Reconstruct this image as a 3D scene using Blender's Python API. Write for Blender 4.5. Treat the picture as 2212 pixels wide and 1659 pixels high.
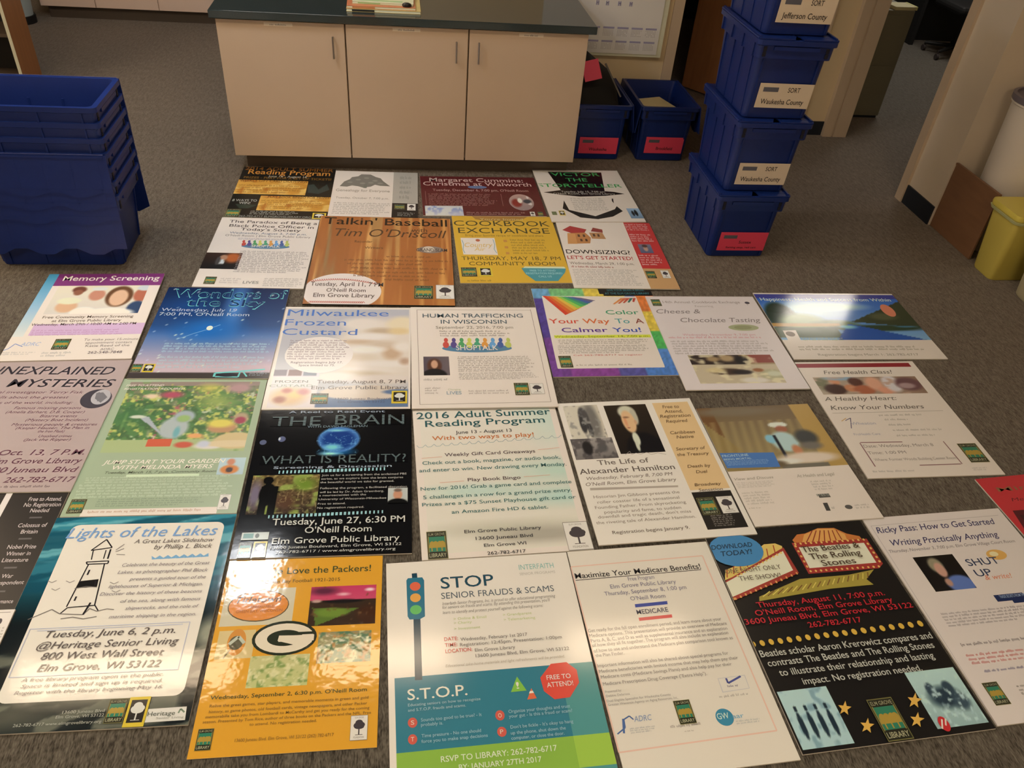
import bpy, bmesh, math, random
import numpy as np
from mathutils import Matrix, Vector

# ---------------------------------------------------------------- clear
for o in list(bpy.data.objects): bpy.data.objects.remove(o, do_unlink=True)
SC = bpy.context.scene
COL = SC.collection
PI = math.pi

# ---------------------------------------------------------------- camera
cam = bpy.data.cameras.new('camera'); cam.sensor_width = 36.0; cam.lens = 27.8854
cam.clip_start = 0.05; cam.clip_end = 60
co = bpy.data.objects.new('camera', cam); COL.objects.link(co)
CR = Vector((0.990572, -0.116581, 0.071942)); CU = Vector((0.017098, 0.626263, 0.779424)); CF = Vector((0.135921, 0.770846, -0.622352))
co.matrix_world = Matrix(((CR.x, CU.x, -CF.x, 0), (CR.y, CU.y, -CF.y, 0), (CR.z, CU.z, -CF.z, 2.06), (0, 0, 0, 1)))
SC.camera = co

# ---------------------------------------------------------------- world, exposure
w = bpy.data.worlds.new('world'); SC.world = w; w.use_nodes = True
w.node_tree.nodes['Background'].inputs[0].default_value = (1.0, 0.85, 0.7, 1)
w.node_tree.nodes['Background'].inputs[1].default_value = 0.10
vs = SC.view_settings; vs.view_transform = 'Standard'; vs.look = 'None'; vs.gamma = 1; vs.exposure = 0.27; vs.use_curve_mapping = False

# ---------------------------------------------------------------- helpers
def lin(c):
    c = c/255.0
    return c/12.92 if c <= .04045 else ((c+.055)/1.055)**2.4
REF = [lin(v) for v in (226, 196, 180)]
def desat(c, k=.10):
    m = .35*c[0]+.4*c[1]+.25*c[2]; return (c[0]*(1-k)+m*1.04*k, c[1]*(1-k)+m*k, c[2]*(1-k)+m*.95*k)
def obs(c):
    "albedo of a surface seen as sRGB c where white paper is seen as (226,196,180)"
    return tuple(min(.9, .78*lin(v)/REF[i]) for i, v in enumerate(c))
MATS = {}
def pmat(name, color, rough=.5, metal=0, noise=0, nscale=8, bump=0, bscale=60, stretch=(1, 1, 1), spec=.5, coat=0, emit=None):
    if name in MATS: return MATS[name]
    m = bpy.data.materials.new(name); m.use_nodes = True; nt = m.node_tree; b = nt.nodes['Principled BSDF']
    b.inputs['Roughness'].default_value = rough; b.inputs['Metallic'].default_value = metal
    b.inputs['Specular IOR Level'].default_value = spec; b.inputs['Coat Weight'].default_value = coat
    tc = nt.nodes.new('ShaderNodeTexCoord'); mp = nt.nodes.new('ShaderNodeMapping'); mp.inputs['Scale'].default_value = stretch
    nt.links.new(tc.outputs['Object'], mp.inputs['Vector'])
    n = nt.nodes.new('ShaderNodeTexNoise'); n.inputs['Scale'].default_value = nscale; n.inputs['Detail'].default_value = 4
    nt.links.new(mp.outputs[0], n.inputs['Vector'])
    mx = nt.nodes.new('ShaderNodeMixRGB')
    mx.inputs[1].default_value = (*[max(0, v*(1-noise)) for v in color], 1); mx.inputs[2].default_value = (*[min(1, v*(1+noise)) for v in color], 1)
    nt.links.new(n.outputs['Fac'], mx.inputs[0]); nt.links.new(mx.outputs[0], b.inputs['Base Color'])
    if bump:
        n2 = nt.nodes.new('ShaderNodeTexNoise'); n2.inputs['Scale'].default_value = bscale; nt.links.new(mp.outputs[0], n2.inputs['Vector'])
        bp = nt.nodes.new('ShaderNodeBump'); bp.inputs['Strength'].default_value = bump; bp.inputs['Distance'].default_value = .002
        nt.links.new(n2.outputs['Fac'], bp.inputs['Height']); nt.links.new(bp.outputs[0], b.inputs['Normal'])
    if emit:
        b.inputs['Emission Color'].default_value = (*emit[0], 1); b.inputs['Emission Strength'].default_value = emit[1]
    MATS[name] = m; return m
def printmat(rough, wavy=.0, spec=.38):
    nm = 'print_gloss_%d' % int(rough*100)
    if nm in MATS: return MATS[nm]
    m = bpy.data.materials.new(nm); m.use_nodes = True; nt = m.node_tree; b = nt.nodes['Principled BSDF']
    a = nt.nodes.new('ShaderNodeVertexColor'); a.layer_name = 'Col'
    nt.links.new(a.outputs['Color'], b.inputs['Base Color']); b.inputs['Roughness'].default_value = rough; b.inputs['Specular IOR Level'].default_value = spec
    tc = nt.nodes.new('ShaderNodeTexCoord'); n = nt.nodes.new('ShaderNodeTexNoise'); n.inputs['Scale'].default_value = 9 if rough > .1 else 26
    n.inputs['Detail'].default_value = 2
    nt.links.new(tc.outputs['Object'], n.inputs['Vector']); bp = nt.nodes.new('ShaderNodeBump')
    bp.inputs['Strength'].default_value = wavy; bp.inputs['Distance'].default_value = .004
    nt.links.new(n.outputs['Fac'], bp.inputs['Height']); nt.links.new(bp.outputs[0], b.inputs['Normal'])
    MATS[nm] = m; return m
def link_mesh(name, me, m, parent=None):
    o = bpy.data.objects.new(name, me); COL.objects.link(o)
    if m: me.materials.append(m)
    if name == 'lettering': o['kind'] = 'stuff'
    if parent: o.parent = parent
    return o
def tag(o, label=None, cat=None, group=None, kind=None):
    if label: o['label'] = label
    if cat: o['category'] = cat
    if group: o['group'] = group
    if kind: o['kind'] = kind
    return o
def thing(name, label, cat, loc=(0, 0, 0), rz=0, group=None):
    o = bpy.data.objects.new(name, None); COL.objects.link(o); o.location = loc; o.rotation_euler = (0, 0, rz); o.empty_display_size = .05
    return tag(o, label, cat, group)
class MB:
    def __init__(s): s.b = bmesh.new()
    def box(s, x0, x1, y0, y1, z0, z1, M=None, bev=0):
        b = s.b; vs_ = [b.verts.new(v) for v in ((x0, y0, z0), (x1, y0, z0), (x1, y1, z0), (x0, y1, z0), (x0, y0, z1), (x1, y0, z1), (x1, y1, z1), (x0, y1, z1))]
        fs = [b.faces.new([vs_[i] for i in f]) for f in ((3, 2, 1, 0), (4, 5, 6, 7), (0, 1, 5, 4), (1, 2, 6, 5), (2, 3, 7, 6), (3, 0, 4, 7))]
        if bev:
            es = list({e for f in fs for e in f.edges})
            r = bmesh.ops.bevel(b, geom=es, offset=bev, segments=2, affect='EDGES', profile=.5)
            vs_ = list({v for f in r['faces'] for v in f.verts} | {v for v in vs_ if v.is_valid})
        if M: bmesh.ops.transform(b, matrix=M, verts=[v for v in vs_ if v.is_valid])
        return s
    def poly(s, pts):
        s.b.faces.new([s.b.verts.new(p) for p in pts]); return s
    def loft(s, rings, cap0=True, cap1=True, close=True):
        b = s.b; R = [[b.verts.new(p) for p in r] for r in rings]
        for a, c in zip(R, R[1:]):
            n = len(a)
            for i in range(n if close else n-1): b.faces.new((a[i], a[(i+1) % n], c[(i+1) % n], c[i]))
        if cap0: b.faces.new(R[0][::-1])
        if cap1: b.faces.new(R[-1])
        return s
    def tube(s, p0, p1, r0, r1=None, n=12):
        r1 = r0 if r1 is None else r1; p0 = Vector(p0); p1 = Vector(p1); d = (p1-p0).normalized()
        a = d.orthogonal().normalized(); c = d.cross(a)
        return s.loft([[p+(a*math.cos(2*PI*k/n)+c*math.sin(2*PI*k/n))*r for k in range(n)] for p, r in ((p0, r0), (p1, r1))])
    def done(s, name, m, parent=None, smooth=False):
        bmesh.ops.recalc_face_normals(s.b, faces=s.b.faces)
        me = bpy.data.meshes.new(name); s.b.to_mesh(me); s.b.free()
        if smooth:
            for p in me.polygons: p.use_smooth = True
            try: me.set_sharp_from_angle(angle=.7)
            except Exception: pass
        return link_mesh(name, me, m, parent)
def struct(o, label=None): return tag(o, label, None, None, 'structure')
def rrect(hx, hy, r, z, n=4, cx=0, cy=0):
    pts = []
    for sx, sy, a0 in ((1, 1, 0), (-1, 1, PI/2), (-1, -1, PI), (1, -1, 1.5*PI)):
        for k in range(n+1):
            a = a0+k*PI/2/n; pts.append((cx+sx*(hx-r)+r*math.cos(a), cy+sy*(hy-r)+r*math.sin(a), z))
    return pts

# ---------------------------------------------------------------- ceiling fittings (the room's lamps)
def ceiling_lamp(x, y, sx, sy, col, strength, label, z=2.7):
    t = thing('ceiling_light', label, 'ceiling light', (x, y, z))
    f = MB()
    for a in ((-sx/2-.03, -sx/2, -sy/2-.03, sy/2+.03), (sx/2, sx/2+.03, -sy/2-.03, sy/2+.03), (-sx/2, sx/2, -sy/2-.03, -sy/2), (-sx/2, sx/2, sy/2, sy/2+.03)):
        f.box(a[0], a[1], a[2], a[3], -.03, 0)
    f.done('frame', pmat('lamp_frame', (.6, .58, .55), .4), t)
    d = MB().box(-sx/2, sx/2, -sy/2, sy/2, -.022, -.002)
    nm = 'lamp_%d' % len(MATS)
    d.done('diffuser', pmat(nm, (.8, .8, .8), .5, emit=(col, strength)), t)
    return t
WARM = (1.0, .75, .50); COOL = (.95, .97, 1.0)
ceiling_lamp(-1.09, 3.76, .36, .44, COOL, 31, 'small bright white square ceiling light, left of the counter')
for i, (x, l_) in enumerate(((-1.75, 1.3), (-.15, .85), (1.5, .85))):
    ceiling_lamp(x, 3.0, l_, .24, WARM, 15, ('leftmost', 'middle', 'rightmost')[i]+' long warm light in the ceiling row over the posters')
ceiling_lamp(-.85, 5.95, .9, .6, (1, .92, .82), 8, 'large white ceiling panel above the back cabinets')
ceiling_lamp(-3.9, 3.8, 1.4, 1.0, WARM, 15, 'warm ceiling panel beyond the left crates')
ceiling_lamp(-2.6, .4, 1.2, .8, WARM, 15, 'warm ceiling panel behind the camera on the left')
ceiling_lamp(1.0, -.8, 1.2, .6, WARM, 22, 'warm ceiling panel directly behind the camera')
ceiling_lamp(4.7, 7.1, 1.1, .6, (1, .9, .78), 13, 'pale ceiling panel in the right-hand passage')


# ---------------------------------------------------------------- room shell
wallm = pmat('painted_wall', obs((214, 172, 132)), .85, noise=.04, nscale=3, bump=.1, bscale=250)
carpet = bpy.data.materials.new('loop_carpet'); carpet.use_nodes = True
nt = carpet.node_tree; b = nt.nodes['Principled BSDF']; b.inputs['Roughness'].default_value = .9; b.inputs['Specular IOR Level'].default_value = .2
b.inputs['Sheen Weight'].default_value = .5; b.inputs['Sheen Roughness'].default_value = .5; b.inputs['Sheen Tint'].default_value = (1, .85, .75, 1)
tc = nt.nodes.new('ShaderNodeTexCoord'); mp = nt.nodes.new('ShaderNodeMapping'); mp.inputs['Scale'].default_value = (1, .24, 1)
nt.links.new(tc.outputs['Object'], mp.inputs[0])
n1 = nt.nodes.new('ShaderNodeTexNoise'); n1.inputs['Scale'].default_value = 250; n1.inputs['Detail'].default_value = 3
n2 = nt.nodes.new('ShaderNodeTexNoise'); n2.inputs['Scale'].default_value = 70; n2.inputs['Detail'].default_value = 2
n3 = nt.nodes.new('ShaderNodeTexNoise'); n3.inputs['Scale'].default_value = 1.3
for n in (n1, n2): nt.links.new(mp.outputs[0], n.inputs[0])
cr = nt.nodes.new('ShaderNodeValToRGB'); e = cr.color_ramp.elements
e[0].position = .36; e[0].color = (*obs((34, 28, 23)), 1); e[1].position = .66; e[1].color = (*obs((112, 96, 83)), 1)
ad = nt.nodes.new('ShaderNodeMath'); ad.operation = 'MULTIPLY_ADD'; ad.inputs[1].default_value = .6
m2 = nt.nodes.new('ShaderNodeMath'); m2.operation = 'MULTIPLY'; m2.inputs[1].default_value = .4
nt.links.new(n2.outputs[0], m2.inputs[0]); nt.links.new(n1.outputs[0], ad.inputs[0]); nt.links.new(m2.outputs[0], ad.inputs[2])
nt.links.new(ad.outputs[0], cr.inputs[0])
mu = nt.nodes.new('ShaderNodeMixRGB'); mu.blend_type = 'MULTIPLY'; mu.inputs[0].default_value = .15
nt.links.new(cr.outputs[0], mu.inputs[1]); nt.links.new(n3.outputs[0], mu.inputs[2]); nt.links.new(mu.outputs[0], b.inputs['Base Color'])
bp = nt.nodes.new('ShaderNodeBump'); bp.inputs['Strength'].default_value = .6; bp.inputs['Distance'].default_value = .004
nt.links.new(ad.outputs[0], bp.inputs['Height']); nt.links.new(bp.outputs[0], b.inputs['Normal'])
XL, XR, YB, YF, H = -6.0, 8.0, -2.5, 10.0, 2.75
struct(MB().box(XL, XR, YB, YF, -.05, 0).done('floor', carpet), 'grey brown looped carpet')
ceilm = pmat('ceiling_tile', (.26, .24, .22), .9, noise=.08, nscale=60)
struct(MB().box(XL, XR, YB, YF, H, H+.05).done('ceiling', ceilm))
struct(MB().box(XL-.1, XL, YB, YF, 0, H).done('wall_left', wallm))
struct(MB().box(XL-.1, XR+.1, YB-.1, YB, 0, H).done('wall_near', wallm))
struct(MB().box(XL-.1, XR+.1, YF, YF+.1, 0, H).done('wall_far', pmat('far_wall', obs((150, 130, 110)), .9)))
struct(MB().box(XR, XR+.1, YB, YF, 0, H).done('wall_right', wallm))
# wall with the planner, right of the counter, then a door opening, then a short piece of wall
struct(MB().box(-.2, 1.80, 5.44, 5.58, 0, H).done('wall_planner', wallm))
trimm = pmat('door_casing', obs((198, 158, 128)), .5, noise=.05)
struct(MB().box(1.80, 1.87, 5.425, 5.60, 0, 2.15).done('trim_1', trimm))
struct(MB().box(2.93, 3.10, 5.44, 5.58, 0, H).done('wall_middle', wallm))
struct(MB().box(2.84, 2.93, 5.425, 5.60, 0, 2.15).done('trim_2', trimm))
struct(MB().box(1.80, 2.93, 5.44, 5.58, 2.15, H).done('wall_over_door', wallm))
pc = MB(); pc.box(3.10, 3.17, 5.40, 5.62, 0, 2.3); pc.box(3.17, 3.185, 5.41, 5.62, 0, 2.3); pc.box(3.185, 3.285, 5.40, 5.62, 0, 2.3)
struct(pc.done('trim_3', trimm))
blackb = pmat('vinyl_base', obs((22, 26, 34)), .5)
struct(MB().box(2.93, 3.099, 5.43, 5.44, 0, .10).done('baseboard_middle', blackb))
# right-hand wall end and the recess beyond it
paint2 = pmat('painted_column', obs((212, 176, 150)), .8, noise=.03)
struct(MB().box(3.17, 3.40, 4.02, 4.33, 0, H).done('wall_column', paint2))
struct(MB().box(3.15, 3.40, 4.33, 4.40, 0, H).done('trim_4', trimm))
struct(MB().box(3.16, 3.17, 4.025, 4.33, 0, .115).done('baseboard_column', blackb))
struct(MB().box(3.40, 3.75, 4.02, 4.14, 0, H).done('wall_return', wallm))
struct(MB().box(3.75, 3.85, 1.0, 4.14, 0, H).done('wall_recess', wallm))
# unlit room behind the door opening, its shade put into near-black walls
struct(MB().box(.8, 3.4, 8.6, 8.7, 0, H).done('wall_office', pmat('shaded_wall', (.03, .028, .025), .9)))
struct(MB().box(1.0, 1.1, 5.58, 8.6, 0, H).done('wall_office_left', pmat('shaded_wall', (.03, .028, .025), .9)))
struct(MB().box(3.30, 3.38, 6.35, 8.6, 0, H).done('wall_office_right', pmat('shaded_wall', (.03, .028, .025), .9)))
struct(MB().box(1.0, 3.3, 5.58, 8.6, 2.35, 2.4).done('ceiling_office', pmat('shaded_wall', (.03, .028, .025), .9)))
# wooden door leaf standing open in the opening
dw = pmat('door_wood', obs((186, 116, 74)), .45, noise=.25, nscale=5, stretch=(6, 6, .5))
M_ = Matrix.Translation((2.93, 5.62, 0)) @ Matrix.Rotation(math.radians(126), 4, 'Z')
d = bpy.data.objects.new('door_1', None); COL.objects.link(d); d.matrix_world = M_; tag(d, 'brown wooden door standing open in the doorway behind the tote stack', None, None, 'structure')
MB().box(0, 1.0, 0, .04, .012, 2.1, bev=.003).done('door_leaf', dw, d)
MB().box(.22, .78, .04, .046, .3, 1.9).done('door_panel', dw, d)
kn = MB().tube((.93, .04, .98), (.93, .09, .98), .011).tube((.93, .09, .98), (.93, .115, .98), .026); kn.done('door_handle', pmat('brushed_metal', (.45, .42, .38), .3, 1), d)

# ---------------------------------------------------------------- island counter
lam = pmat('beige_laminate', obs((184, 144, 116)), .42, noise=.05, nscale=2.5, bump=.04, bscale=400)
toe = pmat('toe_kick', obs((84, 64, 52)), .5)
steel = pmat('brushed_metal', (.45, .42, .38), .3, 1)
tagm = pmat('clear_label', obs((214, 178, 152)), .2)
inkm = pmat('ink', obs((110, 92, 84)), .5); blk = pmat('black_print', (.012, .012, .014), .5)
def ticks(mb, x0, x1, z0, z1, y, n, rng, axis='x'):
    "a row of tiny letter-like bars on a vertical face"
    dx = (x1-x0)/n
    for i in range(n):
        if rng.random() < .15: continue
        mb.box(x0+i*dx, x0+i*dx+dx*.45, y, y+.0006, z0, z0+(z1-z0)*rng.choice((.6, .7, 1)))
isl = thing('counter_cabinet', 'long beige three-door cabinet with a dark plinth under a grey-green worktop', 'cabinet', (.06, 4.62, 0))
MB().box(-1.0, 1.0, .02, .80, .10, .855).done('body', lam, isl)
MB().box(-.96, .985, .06, .76, 0, .10).done('plinth', toe, isl)
rng = random.Random(4)
for i, (x0, x1, hx, lx) in enumerate(((-.947, -.283, -.344, (-.701, -.553)), (-.275, .388, .324, (-.024, .126)), (.396, 1.064, .448, (.671, .808)))):
    d = MB().box(x0-.06, x1-.06, -.02, .0195, .1, .85, bev=.0015).done('door', lam, isl)
    h = MB(); h.tube((hx-.06, -.045, .675), (hx-.06, -.045, .79), .005, n=8)
    h.tube((hx-.06, -.045, .685), (hx-.06, -.019, .685), .004, n=8).tube((hx-.06, -.045, .78), (hx-.06, -.019, .78), .004, n=8)
    h.done('handle', steel, d)
    l = MB().box(lx[0]-.06, lx[1]-.06, -.0205, -.0201, .826, .842).done('label_strip', tagm, d)
    k = MB(); ticks(k, lx[0]-.03, lx[1]-.09, .829, .838, -.0215, 12, rng); k.done('lettering', inkm, d)
topm = pmat('green_laminate', obs((42, 44, 42)), .10, noise=.15, nscale=120)
MBt = MB().box(-.975, 1.105, 4.575, 5.435, .857, .898, bev=.004).done('worktop', topm)
tag(MBt, 'dark grey-green laminate worktop with a square edge on the three-door cabinet', 'worktop')
# magazines on the worktop
def magazine(x, y, z, w_, h_, t_, rz, col, col2, label):
    t = thing('magazine', label, 'magazine', (x, y, z), rz, 'magazines on the worktop')
    MB().box(-w_/2+.002, w_/2-.002, -h_/2+.002, h_/2-.002, .001, t_-.001).done('pages', pmat('paper_pages', obs((215, 195, 165)), .7), t)
    MB().box(-w_/2, w_/2, -h_/2, h_/2, t_-.001, t_).done('front_cover', pmat('cover_'+str(int(col[0]*1000)), col, .3, noise=.2, nscale=9), t)
    MB().box(-w_/2, w_/2, -h_/2, h_/2, 0, .001).done('back_cover', pmat('cover_'+str(int(col[0]*1000)), col, .3), t)
    c = MB().box(-w_/2+.02, w_/2-.06, -h_/2+.03, -h_/2+.055, t_, t_+.0006); c.done('cover_band', pmat('band_'+str(int(col2[0]*1000)), col2, .4), t)
    c = MB().box(-w_/2+.03, -w_/2+.15, -h_/2-.0006, -h_/2, .002, t_*.85); c.done('spine_patch', pmat('band_'+str(int(col2[0]*1000)), col2, .4), t)
    return t
magazine(-.07, 4.82, .8985, .40, .30, .014, 0, obs((215, 170, 100)), obs((40, 36, 34)), 'yellowish magazine with a dark spine patch, bottom of the pile on the worktop')
magazine(-.085, 4.825, .9135, .37, .29, .012, .02, obs((205, 110, 70)), obs((196, 120, 76)), 'orange magazine in the middle of the pile on the worktop')
magazine(-.07, 4.85, .9265, .33, .26, .010, -.03, obs((214, 190, 150)), obs((160, 170, 110)), 'pale green and cream magazine on top of the pile on the worktop')
sm = thing('paper_weight', 'small black round object on the orange magazine', 'paperweight', (.055, 4.705, .9265))
MB().loft([[(r*math.cos(a*PI/8), r*.7*math.sin(a*PI/8), z) for a in range(16)] for r, z in ((.022, 0), (.026, .008), (.022, .016), (.012, .02))]).done('body', pmat('black_plastic', (.01, .01, .012), .4), sm, True)

# ---------------------------------------------------------------- back cabinet run (far left)
bk = thing('wall_cabinet', 'pale pinkish base cabinet run with dark plinth, far left behind the blue crates', 'cabinet', (-2.4, 7.6, 0))
lam2 = pmat('pale_laminate', obs((224, 176, 152)), .5, noise=.04)
MB().box(-.57, 1.6, .02, .6, .10, .9).done('body', lam2, bk); MB().box(-.53, 1.6, .06, .58, 0, .10).done('plinth', toe, bk)
for x0, x1 in ((-.565, -.125), (-.12, .385), (.39, .9), (.905, 1.42)):
    d = MB().box(x0, x1-.004, 0, .0195, .105, .88, bev=.001).done('door', lam2, bk)
    MB().tube((x1-.05, -.025, .70), (x1-.05, -.025, .8), .005, n=8).tube((x1-.05, -.025, .71), (x1-.05, .0, .71), .004, n=6).tube((x1-.05, -.025, .79), (x1-.05, .0, .79), .004, n=6).done('handle', steel, d)
tag(MB().box(-3.0, -.78, 7.56, 8.2, .901, .94, bev=.003).done('worktop', topm), 'grey-green worktop on the pale cabinet run at the far left', 'worktop')
bn = thing('waste_bin', 'grey-white cylindrical waste bin standing left of the pale cabinet run', 'bin', (-3.10, 7.48, 0))
MB().loft([[(r*math.cos(a*PI/12), r*math.sin(a*PI/12), z) for a in range(24)] for r, z in ((.10, .06), (.13, .55), (.136, .56), (.136, .575), (.126, .575), (.096, .07))], True, True).done('body', pmat('bin_grey', obs((176, 166, 156)), .4), bn, True)
MB().tube((0, 0, 0), (0, 0, .06), .115, .115, 24).done('base_ring', pmat('black_plastic', (.01, .01, .012), .4), bn)
# wooden shelf unit at the far left, seen past the crates
sh = thing('shelf_unit', 'shallow wooden shelf unit with an orange-brown side, rising behind the nested blue totes', 'shelf', (-2.5, 5.80, 0))
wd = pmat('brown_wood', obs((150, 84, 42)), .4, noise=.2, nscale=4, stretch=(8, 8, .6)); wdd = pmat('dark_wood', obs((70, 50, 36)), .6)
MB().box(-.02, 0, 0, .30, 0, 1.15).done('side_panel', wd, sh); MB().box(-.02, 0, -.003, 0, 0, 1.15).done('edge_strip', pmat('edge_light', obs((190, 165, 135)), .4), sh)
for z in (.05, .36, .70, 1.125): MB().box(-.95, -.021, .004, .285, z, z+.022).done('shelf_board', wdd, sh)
MB().box(-.97, -.02, .286, .30, 0, 1.14).done('back_panel', pmat('black_plastic', (.01, .01, .012), .4), sh); MB().box(-.97, -.951, 0, .285, 0, 1.15).done('side_panel', wdd, sh)  # black back panel puts the shade inside the shelves into colour

# ---------------------------------------------------------------- blue totes
blue = pmat('blue_plastic', (.0038, .021, .16), .40, noise=.12, nscale=12, bump=.15, bscale=90)
slotm = pmat('slot_shade', (.002, .004, .02), .6)  # recess shade as colour: the hand slots are solid dark plates
def tote_body(open_top=True):
    m = MB(); R = lambda hx, hy, z, r=.02: rrect(hx, hy, r, z, 3)
    rings = [R(.150, .215, 0), R(.158, .223, .006), R(.166, .245, .285), R(.181, .262, .289), R(.183, .265, .345), R(.1925, .275, .350), R(.1925, .275, .372), R(.176, .256, .372), R(.160, .238, .27), R(.150, .214, .012)]
    m.loft(rings, True, True)
    for sx in (-1, 1):                                   # ribs on the long sides
        for y in (-.19, -.06, .06, .19):
            m.loft([[(sx*a, y-.004, z), (sx*a, y+.004, z), (sx*(a-.014), y+.004, z), (sx*(a-.014), y-.004, z)] for a, z in ((.162, .01), (.172, .284))])
        for y in (-.22, -.075, .075, .22): m.box(min(sx*.181, sx*.189), max(sx*.181, sx*.189), y-.003, y+.003, .289, .352)
    for sy in (-1, 1):                                   # ribs and lip on the short sides
        for x in (-.135, .135): m.loft([[(x-.004, sy*a, z), (x+.004, sy*a, z), (x+.004, sy*(a-.014), z), (x-.004, sy*(a-.014), z)] for a, z in ((.228, .01), (.251, .284))])
        m.box(-.11, .11, min(sy*.264, sy*.272), max(sy*.264, sy*.272), .328, .345)
    return m
body_me = tote_body().done('body', blue, None, True); BODY = body_me.data; bpy.data.objects.remove(body_me)
SLOTS = []
for sy in (-1, 1):
    for x in (-.150, .150):
        m_ = MB(); y0_, y1_ = min(sy*.2625, sy*.2665), max(sy*.2625, sy*.2665)
        pts = [(-.008, .298), (.008, .298), (.008, .318), (.003, .319), (.003, .321), (.008, .322), (.008, .342), (-.008, .342), (-.008, .322), (-.003, .321), (-.003, .319), (-.008, .318)]
        m_.loft([[(x+a, y0_, z) for a, z in pts], [(x+a, y1_, z) for a, z in pts]]); s_ = m_.done('hand_slot', slotm); SLOTS.append(s_.data); bpy.data.objects.remove(s_)
def lid_mesh():
    "one half of the hinged lid; hinge along x=0, free toothed edge towards +x"
    m = MB(); n = 12; L2 = .27
    outer = []
    for i in range(n+1):
        y = -L2+2*L2*i/n
        outer.append((.188 if (i % 4) in (1, 2) else .168, y))
    top = [(0, -L2, .006)]+[(x, y, .006) for x, y in outer]+[(0, L2, .006)]
    bot = [(x, y, 0) for x, y, z in top]
    m.loft([bot, top])
    for y in (-.235, -.14, -.045, .045, .14, .235): m.box(.012, .155, y-.003, y+.003, .006, .0068)
    m.box(.003, .012, -.26, .26, .006, .013); m.box(.15, .156, -.26, .26, .006, .0068)
    m.tube((-.001, -.262, .003), (-.001, .262, .003), .0045, n=8)
    return m
l_ = lid_mesh().done('lid', blue); LID = l_.data; bpy.data.objects.remove(l_)
def inst(name, me, parent, mat=None):
    o = bpy.data.objects.new(name, me); COL.objects.link(o); o.parent = parent
    if mat is not None: o.matrix_local = mat
    return o
T_ = Matrix.Translation; Rx = lambda a: Matrix.Rotation(a, 4, 'X'); Ry = lambda a: Matrix.Rotation(a, 4, 'Y'); Rz = lambda a: Matrix.Rotation(a, 4, 'Z')
def tote(x, y, z, rz, label, group, lids='closed', tilt=.14):
    t = thing('tote', label, 'crate', (x, y, z), rz, group)
    inst('body', BODY, t); [inst('hand_slot', q_, t) for q_ in SLOTS]
    if lids == 'closed':
        inst('lid', LID, t, T_((-.188, 0, .3735))); inst('lid', LID, t, T_((.188, 0, .3735)) @ Rz(PI))
    elif lids in ('hang', 'back'):
        SCL = Matrix.Diagonal((1.45 if z < .01 else 1.0, 1, .55, 1))
        for q in ((Matrix.Identity(4), Rz(PI)) if lids == 'hang' else (Rz(PI),)): inst('lid', LID, t, q @ T_((-.1975, 0, .368)) @ Rz(PI) @ Ry(PI/2-tilt) @ SCL)
    elif isinstance(lids, tuple):
        inst('lid', LID, t, T_((-.197, 0, .372)) @ Ry(lids[0])); inst('lid', LID, t, T_((.197, 0, .372)) @ Rz(PI) @ Ry(lids[1]))
    return t
# text helper -------------------------------------------------
TXT = {}
def text_mesh(s, bold=0, italic=0):
    "returns verts,faces normalised: x in [0,1], cap height = 1"
    key = (s, bold, italic)
    if key in TXT: return TXT[key]
    cu = bpy.data.curves.new('t', 'FONT'); cu.body = s; cu.size = 1; cu.resolution_u = 3
    cu.offset = {0: 0, 1: .007}.get(bold, 0)
    if italic: cu.shear = .25
    o = bpy.data.objects.new('t', cu); me = o.to_mesh()
    v = np.empty(len(me.vertices)*3); me.vertices.foreach_get('co', v); v = v.reshape(-1, 3)[:, :2].copy()
    f = [tuple(p.vertices) for p in me.polygons]
    o.to_mesh_clear(); bpy.data.objects.remove(o); bpy.data.curves.remove(cu)
    if len(v):
        v[:, 0] -= v[:, 0].min(); v[:, 0] /= max(1e-6, v[:, 0].max()); v[:, 1] /= .729
    TXT[key] = (v, f); return TXT[key]
def paper_label(parent, w_, h_, M, col, lines, patch=True):
    "paper slip (w x h, centred) with printed lines: (text, x0, x1, y baseline, cap)"
    l = MB().box(-w_/2, w_/2, -.0006, 0, -h_/2, h_/2).done('paper_label', pmat('slip_%d' % int(col[1]*999), col, .5), parent); l.matrix_local = M
    V = []; F = []
    for s, x0, x1, y, c in lines:
        v, f = text_mesh(s, 1); o = len(V)
        V += [(x0+a*(x1-x0), -.0012, y+b*c) for a, b in v]; F += [tuple(i+o for i in q) for q in f]
    me = bpy.data.meshes.new('lettering'); me.from_pydata(V, [], F); link_mesh('lettering', me, blk, l)
    if patch: MB().box(-w_*.42, -w_*.14, -.0012, -.0007, h_*.16, h_*.34).done('stamp', pmat('grey_stamp', obs((90, 80, 84)), .5), l)
    return l
PINK = obs((226, 62, 84)); CREAM = obs((214, 176, 148))
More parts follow.
